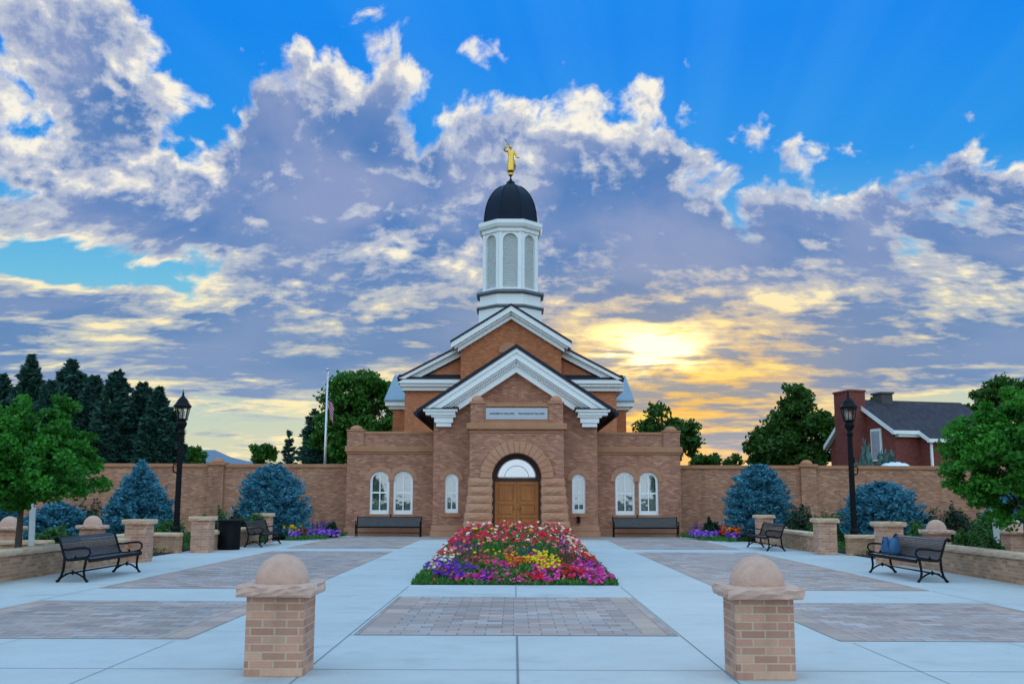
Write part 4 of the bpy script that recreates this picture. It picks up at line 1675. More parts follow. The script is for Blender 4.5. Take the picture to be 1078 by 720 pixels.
def bench(label, loc, rz):
    t = thing("bench", label, "bench", spot(*loc[:2]), rz, "black metal benches around the plaza")
    HL = 1.36
    seat = [(-.300, .385), (-.295, .425), (-.25, .44), (-.12, .425), (0.0, .41), (.10, .405)]
    back = [(.135, .425), (.175, .48), (.21, .58), (.25, .70), (.285, .79), (.325, .83), (.365, .815), (.375, .78)]

    def strip(prof, name):
        mb = MB()
        rows = [[(-HL + 2 * HL * i / 12, y, z_) for i in range(13)] for y, z_ in prof]
        mb.grid(rows, 0, True)
        return mb.build(name, PERF, t)
    strip(seat + [back[0]], "seat")
    strip(back, "backrest")
    mb = MB()
    mb.bar((-HL, -.30, .395), (HL, -.30, .395), .02, .065, mi=0)
    mb.build("front_rail", BLACK, t)
    mb = MB()
    mb.bar((-HL, .372, .79), (HL, .372, .79), .016, .05)
    mb.build("top_rail", BLACK, t)
    mb = MB()
    mb.bar((-HL, .135, .415), (HL, .135, .415), .03, .03)
    mb.build("rear_rail", BLACK, t)
    mb = MB()
    mb.tube([(-HL, .13, .155), (HL, .13, .155)], .016, 8)
    mb.build("stretcher", BLACK, t)
    for s in (-1, 1):
        x = s * HL
        mb = MB()
        # edge iron following seat and back
        mb.tube([(x, y, z_) for y, z_ in seat + back], [.024] * len(seat + back), 8)
        end = mb.build("end_frame", BLACK, t)
        mb = MB()
        mb.tube([(x, -.245, .43), (x, -.225, .30), (x, -.215, .18), (x, -.235, .08), (x, -.275, .02), (x, -.30, .01)], [.028, .026, .024, .024, .026, .03], 8)
        mb.build("leg", BLACK, t)
        mb = MB()
        mb.tube([(x, .165, .45), (x, .165, .34), (x, .175, .22), (x, .205, .11), (x, .255, .03), (x, .29, .01)], [.028, .027, .026, .026, .028, .03], 8)
        mb.build("leg", BLACK, t)
        mb = MB()
        n = 12
        mb.tube([(x, -.235 + .455 * i / n, .075 + .105 * math.sin(math.pi * i / n)) for i in range(n + 1)], .017, 8)
        mb.lathe([(.001, -.05), (.034, -.015), (.04, 0), (.034, .015), (.001, .05)], (x, -.008, .18), 8)
        mb.build("leg_arch", BLACK, t)
        mb = MB()
        mb.tube([(x, -.16, .44), (x, -.27, .47), (x, -.315, .54), (x, -.29, .61), (x, -.22, .635), (x, -.05, .625), (x, .10, .60), (x, .215, .60)],
                [.017, .018, .02, .022, .022, .02, .018, .016], 8)
        mb.lathe([(.001, -.03), (.03, 0), (.001, .05)], (x, -.04, .455), 8)
        mb.build("armrest", BLACK, t)
    return t


b0 = bench("black perforated steel bench with nothing on it before the long low wall, left front", (-8.17, 20.28, 0), R(90))
G = "black metal benches around the plaza"
copy_thing(b0, spot(8.0, 20.9), R(-90), "black perforated steel bench carrying a blue bag at its far end", G)
copy_thing(b0, spot(-8.35, 34.15), R(90), "black bench standing right beside the black litter bin", G)
copy_thing(b0, spot(8.05, 32.8), R(-90), "black bench in front of the orange flowers and rounded blue spruce on the right", G)
copy_thing(b0, (WX(410, 44.1), 44.15, 0), 0, "black bench against the church wall under the windows left of the door", G)
copy_thing(b0, (WX(679, 44.1), 44.15, 0), 0, "black bench against the church wall under the windows right of the door", G)

# --- blue bag on the right bench
BAGM = plain("blue_nylon", (0.035, 0.115, 0.24), 0.55, 0.35, var=0.25, scale=9, bumpy=0.2)
t = thing("tote_bag", "slouchy blue tote bag sitting on the far end of the right front bench", "bag", (gx_(8.02, 21.78), gy(20.9) + .88, 0.425), R(-80))
mb = MB()
rows = []
rg = random.Random(4)
for zf_, sx, sy in ((0.0, .235, .10), (.03, .255, .125), (.13, .262, .135), (.24, .25, .115), (.31, .235, .085), (.345, .22, .06)):
    row = []
    for k in range(24):
        a = 2 * math.pi * k / 24
        c, s_ = math.cos(a), math.sin(a)
        ex_ = 0.55
        row.append((sx * math.copysign(abs(c) ** ex_, c) + rg.uniform(-.006, .006), sy * math.copysign(abs(s_) ** ex_, s_) + rg.uniform(-.008, .008),
                    zf_ + (rg.uniform(-.006, .006) if zf_ else 0) - (.035 * (1 - abs(c)) if zf_ > .3 else 0)))
    rows.append(row)
mb.grid(rows, 0, True, wrap=True)
mb.face(rows[0][::-1])
mb.face(rows[-1])
mb.build("bag_body", BAGM, t)
for s in (-1, 1):
    mb = MB()
    mb.tube([(-.11, s * .125, .16), (-.105, s * .12, .30), (-.07, s * .11, .36), (0, s * .12, .33), (.07, s * .11, .36), (.105, s * .12, .30), (.11, s * .125, .16)], .012, 6)
    mb.build("handle", plain("navy_webbing", (0.02, 0.05, 0.11), .7, .2), t)
mb = MB()
mb.box(-.12, .12, -.142, -.125, .05, .20)
mb.build("pocket", BAGM, t, bevel=.006)

# --- litter bin
t = thing("litter_bin", "tall round black slatted litter bin between pier and bench", "litter bin", (WX(241, 32.4, 570), 32.4, 0))
mb = MB()
mb.lathe([(.29, .04), (.31, .1), (.31, .84)], (0, 0, 0), 32)
mb.build("liner", plain("black_plastic", (.01, .01, .011), .6, .3), t)
mb = MB()
for k in range(36):
    a = 2 * math.pi * k / 36
    c, s_ = math.cos(a), math.sin(a)
    mb.bar((.335 * c, .335 * s_, .03), (.335 * c, .335 * s_, .86), .034, .008, (c, s_, 0))
for z_ in (.06, .8):
    mb.lathe([(.318, z_ - .02), (.33, z_ - .02), (.33, z_ + .02), (.318, z_ + .02)], (0, 0, 0), 32)
mb.build("slatted_body", BLACK, t)
mb = MB()
mb.lathe([(.31, .845), (.365, .86), (.375, .885), (.365, .91), (.22, .93), (.2, .90), (.19, .86)], (0, 0, 0), 36)
mb.build("rim", BLACK, t)
mb = MB()
mb.lathe([(.33, 0), (.34, .02), (.3, .04)], (0, 0, 0), 32)
mb.build("foot", BLACK, t)


# ------------------------------------------------------------------ lamp posts
def lamp(label, loc, rz, hook):
    t = thing("lamp_post", label, "lamp post", loc, rz, "black lantern lamp posts by the plaza")
    mb = MB()
    mb.lathe([(.24, 0), (.24, .06), (.20, .10), (.19, .30), (.15, .42), (.12, .60), (.125, .66), (.095, .74)], (0, 0, 0), 16, smooth=False)
    mb.build("base", BLACK, t)
    mb = MB()
    n = 32
    rows = []
    for z_, r_ in ((.74, .09), (1.6, .086), (2.6, .08), (3.55, .072)):
        rows.append([(r_ * (1 - (.10 if k % 2 else 0)) * math.cos(2 * math.pi * k / n), r_ * (1 - (.10 if k % 2 else 0)) * math.sin(2 * math.pi * k / n), z_) for k in range(n)])
    mb.grid(rows, 0, False, wrap=True)
    mb.build("pole", BLACK, t)
    mb = MB()
    mb.lathe([(.08, 3.5), (.105, 3.54), (.105, 3.58), (.075, 3.62), (.075, 3.66), (.13, 3.74), (.155, 3.80), (.155, 3.86), (.11, 3.93), (.09, 3.95)], (0, 0, 0), 20)
    mb.build("collar", BLACK, t)
    mb = MB()
    z0, z1, r0_, r1_ = 3.95, 4.32, .15, .225
    for k in range(8):
        a = math.pi / 8 + k * math.pi / 4
        c, s_ = math.cos(a), math.sin(a)
        mb.tube([(r0_ * c, r0_ * s_, z0), (r1_ * c, r1_ * s_, z1)], .014, 6)
    mb.lathe([(.09, z0 - .02), (.17, z0 - .02), (.175, z0 + .015), (.15, z0 + .03), (.09, z0 + .03)], (0, 0, 0), 8, 0, False, rot=math.pi / 8)
    mb.lathe([(.205, z1 - .02), (.25, z1 - .02), (.25, z1 + .02), (.205, z1 + .02)], (0, 0, 0), 8, 0, False, rot=math.pi / 8)
    lan = mb.build("lantern", BLACK, t)
    mb = MB()
    mb.lathe([(r0_ - .006, z0 + .02), (r1_ - .008, z1 - .01)], (0, 0, 0), 8, 0, False, rot=math.pi / 8)
    mb.build("glass", LAMPGLASS, lan)
    mb = MB()
    mb.lathe([(.05, z0 + .03), (.055, z0 + .10), (.075, z0 + .14), (.075, z0 + .25), (.04, z0 + .31)], (0, 0, 0), 14)
    mb.build("bulb", plain("frosted_bulb", (.75, .72, .62), .4, .4), lan)
    mb = MB()
    mb.lathe([(.27, z1 + .021), (.275, z1 + .05), (.20, z1 + .14), (.15, z1 + .24), (.085, z1 + .31), (.05, z1 + .35), (.03, z1 + .40), (.035, z1 + .43), (.012, z1 + .50), (.004, z1 + .58)],
             (0, 0, 0), 8, 0, False, rot=math.pi / 8)
    mb.build("roof_cap", BLACK, t)
    mb = MB()
    s = hook
    mb.tube([(s * .07, 0, 2.55), (s * .17, 0, 2.60), (s * .20, 0, 2.50), (s * .18, 0, 2.36), (s * .08, 0, 2.33)], .022, 8)
    mb.box(min(s * .06, s * .11), max(s * .06, s * .11), -.05, .05, 2.68, 2.84)
    mb.build("bracket", BLACK, t)
    return t


lamp("black lantern lamp post in front of the tall conifer row on the left", (WX(188.5, 31.5), 31.5, 0), 0, -1)
lamp("black lantern lamp post in front of the dark red brick house on the right", (WX(896.5, 31.2), 31.2, 0), 0, 1)

# ------------------------------------------------------------------ flagpole and flag
FY = 58.0
fx, ftop = W(345, 389, FY)
t = thing("flagpole", "slim silver flagpole rising behind the left garden wall before trees", "flagpole", (fx, FY, 0))
mb = MB()
mb.tube([(0, 0, 0), (0, 0, ftop - .1)], [.09, .05], 10)
mb.build("pole", STEEL, t)
mb = MB()
mb.lathe([(.001, -.09), (.07, -.05), (.09, 0), (.07, .05), (.001, .09)], (0, 0, ftop), 12)
mb.build("ball", STEEL, t)


def flag_mat():
    m_, N, b, out = mat("flag_cloth", .8, .1)
    tcn = N.node('ShaderNodeTexCoord')
    s_ = N.node('ShaderNodeSeparateXYZ')
    N.put(s_.inputs[0], tcn.outputs['UV'])
    u_, v_ = s_.outputs[0], s_.outputs[1]
    st = N.m('MODULO', N.m('FLOOR', N.mul(v_, 13)), 2)
    c = N.mix(st, (.36, .015, .03), (.55, .55, .58))
    can = N.mul(N.m('LESS_THAN', u_, .4), N.m('GREATER_THAN', v_, 6 / 13))
    stars = N.m('GREATER_THAN', N.mul(N.m('SINE', N.mul(u_, 80)), N.m('SINE', N.mul(v_, 62))), .82)
    cc = N.mix(stars, (.03, .045, .16), (.7, .7, .7))
    N.put(b.inputs['Base Color'], N.mix(can, c, cc))
    return m_


fz0, fz1 = WZ(446, FY), WZ(413, FY)
t = thing("flag", "limp red white and blue striped flag hanging on the flagpole", "flag", (fx, FY, fz1))
nu, nv = 40, 16
mb = MB()
rows = []
for j in range(nv + 1):                       # v: along the hoist
    row = []
    for i in range(nu + 1):
        u_ = i / nu
        v_ = j / nv
        drop = (fz1 - fz0) * .55
        x = .07 + .36 * u_ ** .8 * (.8 + .2 * v_) + .04 * math.sin(9 * u_ + 2 * v_)
        y = .10 * math.sin(u_ * 13 + v_ * 2) * u_
        z_ = -(1 - v_) * (fz1 - fz0) * .50 - drop * u_ ** .75
        row.append((x, y, z_))
    rows.append(row)
mb.grid(rows, 0, True)
fo = mb.build("flag_cloth", flag_mat(), t, fix=False)
uvl = fo.data.uv_layers[0].data
for p in fo.data.polygons:
    for li in p.loop_indices:
        vi = fo.data.loops[li].vertex_index
        uvl[li].uv = ((vi % (nu + 1)) / nu, (vi // (nu + 1)) / nv)

# ------------------------------------------------------------------ dark red brick house on the right
HT = thing("house", "dark red brick house with a broad chimney, white trim and dark roof", "house", (0, 0, 0))
th = R(-76)
hy = 62.0
cxw, cz = W(941.5, 451, hy)                    # eave corner nearest the camera
w_h = 7.2
HT.location = (cxw - w_h * math.cos(th), hy - w_h * math.sin(th), 0)
HT.rotation_euler = (0, 0, th)
ze = cz
zr = ze + 2.05
zl = ze - 0.5
Ln = 7.4
mb = MB()
mb.prism([(0, 0), (w_h, 0), (w_h, ze), (w_h * .46, zr - .1), (0, zl)], 0, Ln)
mb.box(w_h + .002, w_h + 1.0, 1.7, Ln - .2, 0, ze - .55)
mb.build("wall", BK['house'], HT)
mb = MB()
apx = w_h * .46


def slope_slab(mb, xa, za, xb, zb_, y0, y1, thk=.14):
    mb.face([(xa, y0, za), (xb, y0, zb_), (xb, y1, zb_), (xa, y1, za)])
    mb.face([(xa, y0, za - thk), (xb, y0, zb_ - thk), (xb, y1, zb_ - thk), (xa, y1, za - thk)])
    mb.face([(xa, y0, za - thk), (xa, y0, za), (xa, y1, za), (xa, y1, za - thk)])
    mb.face([(xb, y0, zb_ - thk), (xb, y0, zb_), (xb, y1, zb_), (xb, y1, zb_ - thk)])
    mb.face([(xa, y0, za - thk), (xb, y0, zb_ - thk), (xb, y0, zb_), (xa, y0, za)])
    mb.face([(xa, y1, za - thk), (xb, y1, zb_ - thk), (xb, y1, zb_), (xa, y1, za)])


sl = (zr - ze) / (w_h - apx)
slope_slab(mb, apx, zr + .06, w_h + .35, ze + .06 - sl * .35, -.3, Ln + .3)
slope_slab(mb, -.35, zl + .06 - .25, apx, zr + .06, -.3, Ln + .3)
slope_slab(mb, w_h + .352, ze + .055 - sl * .352, w_h + 1.35, ze + .055 - sl * 1.35, 1.4, Ln + .1)
roof = mb.build("roof", SHINGLE, HT)
mb = MB()
mb.box(apx - .5, apx + .5, 1.5, 2.3, zr - .6, zr + .42)
mb.build("chimney_stack", plain("grey_stucco", (.10, .09, .085), .9, .1), roof)
mb = MB()
mb.box(apx - .6, apx + .6, 1.4, 2.4, zr + .42, zr + .56)
mb.build("chimney_cap", plain("cap_concrete", (.12, .11, .10), .9, .1), roof, bevel=.05)
TRIM = WHITE
mb = MB()
for (xa, za, xb, zb_) in ((apx, zr - .09, w_h + .35, ze - .09 - sl * .35), (-.35, zl - .34, apx, zr - .09)):
    mb.face([(xa, -.33, za - .12), (xb, -.33, zb_ - .12), (xb, -.33, zb_ + .17), (xa, -.33, za + .17)])
    mb.face([(xa, -.303, za - .12), (xb, -.303, zb_ - .12), (xb, -.303, zb_ + .17), (xa, -.303, za + .17)])
    mb.face([(xa, -.33, za - .12), (xb, -.33, zb_ - .12), (xb, 0, zb_ - .12), (xa, 0, za - .12)])
mb.box(w_h + .2, w_h + .42, -.34, 1.45, ze - sl * .35 - .17, ze - sl * .35 + .05)
mb.box(w_h + .003, w_h + .3, .05, 1.7, ze - sl * .35 - .32, ze - sl * .35 - .172)
mb.box(w_h + 1.2, w_h + 1.42, 1.35, Ln, ze - sl * 1.35 - .17, ze - sl * 1.35 + .05)
mb.face([(w_h + .35, 1.38, ze - sl * .35 - .2), (w_h + 1.35, 1.38, ze - sl * 1.35 - .2), (w_h + 1.35, 1.38, ze - sl * 1.35 + .08), (w_h + .35, 1.38, ze - sl * .35 + .08)])
mb.face([(w_h + .35, 1.41, ze - sl * .35 - .2), (w_h + 1.35, 1.41, ze - sl * 1.35 - .2), (w_h + 1.35, 1.41, ze - sl * 1.35 + .08), (w_h + .35, 1.41, ze - sl * .35 + .08)])
mb.build("white_trim", TRIM, HT)
mb = MB()
mb.box(w_h + 1.05, w_h + 1.17, 1.62, 1.74, 0, ze - sl * 1.35 - .1)
mb.build("downspout", TRIM, HT)
mb = MB()
ccx = w_h * .42 + .35
mb.box(ccx - .92, ccx + .92, -1.1, -.004, 0, zr + .45)
mb.build("chimney", BK['house'], HT)
mb = MB()
mb.box(ccx - .97, ccx + .97, -1.16, .06, zr + .45, zr + .58)
mb.build("chimney_coping", BK['house'], HT, bevel=.02)
wx_ = w_h * .74
mb = MB()
zw = ze - 1.9
mb.box(wx_ - .55, wx_ + .55, -.08, .02, zw, zw + 2.0)
wn = mb.build("window", TRIM, HT, bevel=.01)
mb = MB()
mb.box(wx_ - .42, wx_ + .42, -.10, -.081, zw + .14, zw + 1.86)
for i in range(16):
    mb.bar((wx_ - .42, -.105, zw + .18 + i * .107), (wx_ + .42, -.105, zw + .18 + i * .107), .04, .015, (0, -.6, .8))
mb.build("shutter_louver", plain("grey_louver", (.42, .45, .5), .5, .3), wn)

# pale scalloped canopy top showing over the right garden wall
gx, gz_ = W(942, 487.5, 52)
t = thing("canopy", "pale scalloped canopy top peeping over the right garden wall before the house", "canopy", (gx, 52, 0))
mb = MB()
cw = WX(956, 52) - gx
rows = []
for j in range(9):
    rows.append([(-cw + 2 * cw * i / 40, -.8 + 1.6 * j / 8, gz_ + .07 * abs(math.sin(i * math.pi / 10)) - .12 * (2 * i / 40 - 1) ** 2 - .25 * (j / 4 - 1) ** 2) for i in range(41)])
mb.grid(rows, 0, True)
mb.build("fabric_top", plain("pale_canvas", (.68, .72, .76), .7, .2), t)
for x in (-1, 1):
    for y in (-1, 1):
        mb = MB()
        mb.tube([(x * cw * .9, y * .7, 0), (x * cw * .9, y * .7, gz_ - .25)], .03, 8)
        mb.build("leg", STEEL, t)
# leaning white stakes by the young trees
for s, px_, lb in ((-1, 38.5, "pale leaning tree stake beside the left leafy tree"), (1, 1045.5, "pale leaning tree stake beside the right leafy tree")):
    y = 24.6
    x = WX(px_, y)
    mb = MB()
    mb.bar((0, 0, -.1), (-.06 * 1, 0, 1.42), .13, .05, (0, 1, 0))
    o = mb.build("tree_stake", plain("weathered_pale_wood", (.55, .58, .58), .8, .1, var=.2, scale=6), bevel=.008)
    o.location = (x + .02, y, 0)
    tag(o, lb, "tree stake", "tree stakes")

# ------------------------------------------------------------------ vegetation
LEAF = leaf_mat("maple_leaf", (0.008, 0.072, 0.010), (0.058, 0.28, 0.025), trans=.3)
LEAF_R = leaf_mat("bright_leaf", (0.010, 0.082, 0.010), (0.072, 0.31, 0.028), trans=.3)
LEAF_F = leaf_mat("far_leaf", (0.018, 0.085, 0.012), (0.075, 0.22, 0.025), trans=.25)
LEAF_S = leaf_mat("dark_leaf", (0.014, 0.06, 0.011), (0.065, 0.16, 0.022), trans=.3)  # a darker green than the other far leaves
PINE = leaf_mat("pine_needle", (0.014, 0.055, 0.045), (0.045, 0.125, 0.095), trans=.08)
BLUES = leaf_mat("blue_spruce_needle", (0.012, 0.10, 0.16), (0.10, 0.33, 0.44), trans=.08)
SHR_D = leaf_mat("dark_yew_leaf", (0.008, 0.03, 0.014), (0.02, 0.07, 0.025), trans=.12)
SHR_G = leaf_mat("shrub_leaf", (0.025, 0.09, 0.02), (0.075, 0.20, 0.045), trans=.2)
SHR_P = leaf_mat("pale_shrub_leaf", (0.06, 0.13, 0.06), (0.20, 0.30, 0.15), trans=.2)
BLUEGR = leaf_mat("blue_juniper", (0.06, 0.14, 0.13), (0.14, 0.26, 0.24), trans=.1)


def tree(name, label, base, trunk_h, trunk_r, lobes, leaf, leaf_size, n_leaf, seed, clump_r=0.35, clumps=140, group=None, bark=BARK, lean=(0, 0), cat="tree"):
    """trunk with limbs reaching leaf clumps spread through a few uneven lobes (centre, radii), all in metres from the base"""
    rng = np.random.default_rng(seed)
    t = thing(name, label, cat, base, 0, group)
    vol = np.array([l[1][0] * l[1][1] * l[1][2] for l in lobes])
    pick = rng.choice(len(lobes), size=clumps, p=vol / vol.sum())
    d = rdir(rng, clumps)
    rad = rng.uniform(0.25, 1.0, clumps) ** (1 / 2.4)
    C = np.array([lobes[i][0] for i in pick]) + d * rad[:, None] * np.array([lobes[i][1] for i in pick])
    C += rng.normal(size=C.shape) * clump_r * .25
    mb = MB()
    top = Vector((lean[0], lean[1], trunk_h))
    trunk = [Vector((0, 0, -.1)), Vector((lean[0] * .2, lean[1] * .2, trunk_h * .35)), Vector((lean[0] * .6, lean[1] * .6, trunk_h * .75)), top]
    cz_ = max(l[0][2] for l in lobes)
    tip = Vector((lobes[0][0][0], lobes[0][0][1], cz_ + .3 * lobes[0][1][2]))
    mb.tube(trunk + [top.lerp(tip, .5), tip], [trunk_r * 1.25, trunk_r, trunk_r * .85, trunk_r * .75, trunk_r * .45, trunk_r * .12], 10)
    mb.build("trunk", bark, t, fix=False)
    mb = MB()
    rp = random.Random(seed)
    nl = min(clumps, 60)
    for k in range(nl):
        c = Vector(C[k * clumps // nl])
        f = rp.uniform(.0, .75)
        st_ = top.lerp(tip, f)
        md = st_.lerp(c, .5) + Vector((rp.uniform(-1, 1), rp.uniform(-1, 1), rp.uniform(-.2, .9))) * .12 * (c - st_).length
        r0_ = trunk_r * (.42 - .3 * f)
        mb.tube([st_, md, c], [r0_, r0_ * .6, r0_ * .15], 5, caps=False)
    mb.build("limbs", bark, t, fix=False)
    w = rng.uniform(.5, 1.5, clumps)
    idx = rng.choice(clumps, size=n_leaf, p=w / w.sum())
    rcl = clump_r * rng.uniform(.7, 1.35, clumps)
    P_ = C[idx] + rdir(rng, n_leaf) * (rng.uniform(0, 1, (n_leaf, 1)) ** .55) * rcl[idx][:, None] * np.array([1, 1, .72])
    nrm = rdir(rng, n_leaf) + np.array([0, 0, .55])
    nrm /= np.linalg.norm(nrm, axis=1, keepdims=True)
    a, b = frame_axes(rng, nrm, leaf_size, .55)
    quads_object("crown", P_, a, b, leaf, t, .12)
    return t


def conifer(name, label, base, h, rad, leaf, seed, n_br=260, n_per=60, needle=.11, group=None, shape=1.0, blunt=0.0, droop=.12, base_z=.05, ratio=.28, bark=BARK_D, sparse=0.0):
    rng = np.random.default_rng(seed)
    t = thing(name, label, "tree", base, 0, group)
    mb = MB()
    mb.tube([(0, 0, -.1), (0, 0, h * .5), (0, 0, h * .97)], [.05 * h * .45, .02 * h, .004 * h], 8)
    mb.build("trunk", bark, t, fix=False)
    f = 1 - rng.uniform(0, 1, n_br) ** .72                    # rather more branches low down
    f = np.clip(f, 0, .985)
    az_ = rng.uniform(0, 2 * math.pi, n_br)
    prof = (1 - f) ** shape
    if blunt > 0:
        prof = (1 - f ** (1 + 2.2 * blunt)) ** (shape * (1 - .35 * blunt))
    L_ = rad * np.maximum(prof, .05) * rng.uniform(.74, 1.12, n_br)
    # whorl tufts: lumpy outline
    L_ *= 1 + .10 * np.sin(az_ * 5 + f * 30)
    z0 = base_z * h + f * h * (1 - base_z)
    P_, A_, B_ = [], [], []
    for k in range(n_br):
        n = max(12, int(n_per * (.35 + .65 * L_[k] / rad)))
        s = rng.uniform(.25, 1.0, n) ** .7 if sparse == 0 else rng.uniform(.1, 1.0, n)
        dirv = np.array([math.cos(az_[k]), math.sin(az_[k]), 0])
        side = np.array([-dirv[1], dirv[0], 0])
        zc_ = z0[k] + L_[k] * (.18 * s - droop * 2.6 * s * s + .12 * s ** 4)
        wd = .20 * L_[k] * (1.15 - s) + .035 * rad
        p = dirv * (L_[k] * s)[:, None] + side * (rng.uniform(-1, 1, n) * wd)[:, None]
        p[:, 2] = zc_ + rng.uniform(-1, 1, n) * .055 * rad
        dd = dirv[None] * rng.uniform(.3, 1, (n, 1)) + side[None] * rng.uniform(-1, 1, (n, 1)) * .9 + np.array([0, 0, 1.0]) * rng.uniform(-.25, .75, (n, 1))
        dd /= np.linalg.norm(dd, axis=1, keepdims=True)
        r_ = rdir(rng, n)
        sb = np.cross(dd, r_)
        sb /= np.linalg.norm(sb, axis=1, keepdims=True)
        sc = needle * rng.uniform(.7, 1.3, (n, 1))
        P_.append(p)
        A_.append(dd * sc)
        B_.append(sb * sc * ratio)
    quads_object("crown", np.concatenate(P_), np.concatenate(A_), np.concatenate(B_), leaf, t, 0.0)
    return t


def shrub(name, label, base, rx, ry, h, leaf, n, size, seed, group=None, cat="shrub", ratio=.5, upright=0.0, lumpy=.22):
    rng = np.random.default_rng(seed)
    t = thing(name, label, cat, base, 0, group)
    d = rdir(rng, n)
    d[:, 2] = np.abs(d[:, 2])
    ph = rng.uniform(0, 6, 3)
    lump = 1 + lumpy * np.sin(d[:, 0] * 5 + ph[0]) * np.sin(d[:, 1] * 5 + ph[1]) + .12 * np.sin(d[:, 0] * 11 + d[:, 2] * 9 + ph[2])
    P_ = d * (rng.uniform(.45, 1, (n, 1)) ** .5) * lump[:, None] * np.array([rx, ry, h])
    nrm = rdir(rng, n) * .8 + d * .7 + np.array([0, 0, .3])
    nrm /= np.linalg.norm(nrm, axis=1, keepdims=True)
    a, b = frame_axes(rng, nrm, size, ratio)
    if upright > 0:
        up_ = np.array([0, 0, 1.0]) * upright + d * .5 + rdir(rng, n) * .4
        up_ /= np.linalg.norm(up_, axis=1, keepdims=True)
        b = np.cross(up_, rdir(rng, n))
        b /= np.linalg.norm(b, axis=1, keepdims=True)
        a = up_ * size
        b = b * size * ratio
    P_[:, 2] += .03
    quads_object("foliage", P_, a, b, leaf, t, .1)
    mb = MB()
    rp = random.Random(seed)
    for k in range(9):
        an = rp.uniform(0, 6.28)
        q = rp.uniform(.3, .8)
        mb.tube([(0.02 * math.cos(an), 0.02 * math.sin(an), -.05), (rx * q * .5 * math.cos(an), ry * q * .5 * math.sin(an), h * .4), (rx * q * math.cos(an), ry * q * math.sin(an), h * .75)],
                [.02, .014, .005], 5, caps=False)
    mb.build("stems", BARK_D, t, fix=False)
    return t


# young street trees either side
tree("leafy_tree", "young green leafy tree behind the front left bench at the left edge", (-10.25, 21.6, 0), 1.25, .075,
     [((.15, 0, 2.05), (1.62, 1.45, .62)), ((.1, 0, 2.6), (1.25, 1.15, .75)), ((.3, .1, 3.15), (.72, .72, .62)), ((-.7, 0, 2.5), (1.1, 1.0, .85))], LEAF, .055, 34000, 5,
     .21, 300, "young leafy trees beside the plaza")
tree("leafy_tree", "young bright green leafy tree beside the front right bench at the right edge", (10.62, 21.6, 0), 1.2, .075,
     [((.1, 0, 2.5), (1.6, 1.5, 1.1)), ((-.1, .1, 3.05), (1.15, 1.1, .82)), ((-.75, 0, 2.25), (.85, .9, .8)), ((.8, 0, 2.7), (1.1, 1.1, .9)), ((-.35, 0, 1.6), (1.0, .9, .5))], LEAF_R, .055, 40000, 8,
     .21, 330, "young leafy trees beside the plaza")

# background broadleaf trees
def at(px, py, Y):
    x, zz_ = W(px, py, Y)
    return x, zz_


def far_tree(label, px, Y, lobes_px, seed, leaf=LEAF_F, n=9000, size=.17, clump=.75, clumps=110, tr=.22, trunk_px=None, group="trees behind the garden wall"):
    x = WX(px, Y)
    sc = Y / FPX
    L_ = []
    for (lx, ly, rx, ry) in lobes_px:
        X_, Z_ = W(lx, ly, Y)
        L_.append(((X_ - x, 0, Z_), (rx * sc, rx * sc * .9, ry * sc)))
    zmin = min(l[0][2] for l in L_)
    return tree("broadleaf_tree", label, (x, Y, 0), max(1.0, zmin - .6), tr, L_, leaf, size, n, seed, clump, clumps, group, BARK_D)


far_tree("large two crowned green tree behind the wall left of the church", 383, 74, [(398, 440, 24, 40), (372, 415, 26, 24), (362, 460, 28, 30), (405, 405, 14, 12), (345, 447, 10, 14), (392, 470, 30, 24)], 21, n=17000, size=.19, clump=.8, clumps=150)
far_tree("dark green round tree just right of the church against the glow", 700, 76, [(697, 443, 24, 17), (712, 462, 24, 18), (733, 459, 12, 12), (678, 440, 8, 7), (690, 478, 24, 10)], 22, LEAF_S, 7500, .18, .7, 80)
far_tree("big dark tree between the sunset glow and the brick house", 838, 72, [(842, 440, 26, 24), (858, 462, 24, 24), (818, 464, 26, 22), (804, 477, 16, 14), (868, 440, 10, 14), (838, 420, 15, 8), (840, 482, 36, 12)], 23, LEAF_S, 16000, .18, .75, 150)
far_tree("low shrubby tree on the far right of the church over the wall", 742, 84, [(742, 486, 16, 6)], 24, LEAF_S, 1500, .18, .5, 24, .1)
far_tree("small thin tree tips over the wall left of the big dark tree", 772, 84, [(773, 486, 5, 7), (764, 488, 5, 4)], 25, LEAF_S, 500, .15, .35, 14, .06)
far_tree("low green tree between the lamp post and distant hills", 200, 80, [(199, 482, 13, 9), (186, 484, 9, 9)], 26, LEAF_F, 2400, .18, .5, 30, .12)
far_tree("low green tree right of the pointed young spruce", 335, 80, [(335, 474, 16, 14), (350, 478, 10, 10)], 27, LEAF_F, 3200, .18, .6, 40, .15)
far_tree("sparse small tree left of the pointed young spruce", 275, 80, [(277, 480, 11, 9), (270, 470, 4, 7), (284, 474, 4, 6)], 28, LEAF_F, 1700, .16, .4, 34, .08)
far_tree("tall sparse dark tree behind the right leafy tree", 1046, 70, [(1050, 412, 22, 12), (1017, 424, 8, 10), (1064, 420, 24, 24), (1035, 430, 14, 16), (1047, 403, 7, 5), (1010, 440, 9, 9)], 29, LEAF_S, 4200, .16, .55, 60, .16)
far_tree("small dark tree showing above the house chimney", 927, 84, [(925, 421, 7, 5), (929, 430, 8, 8)], 30, LEAF_S, 900, .16, .45, 20, .12)

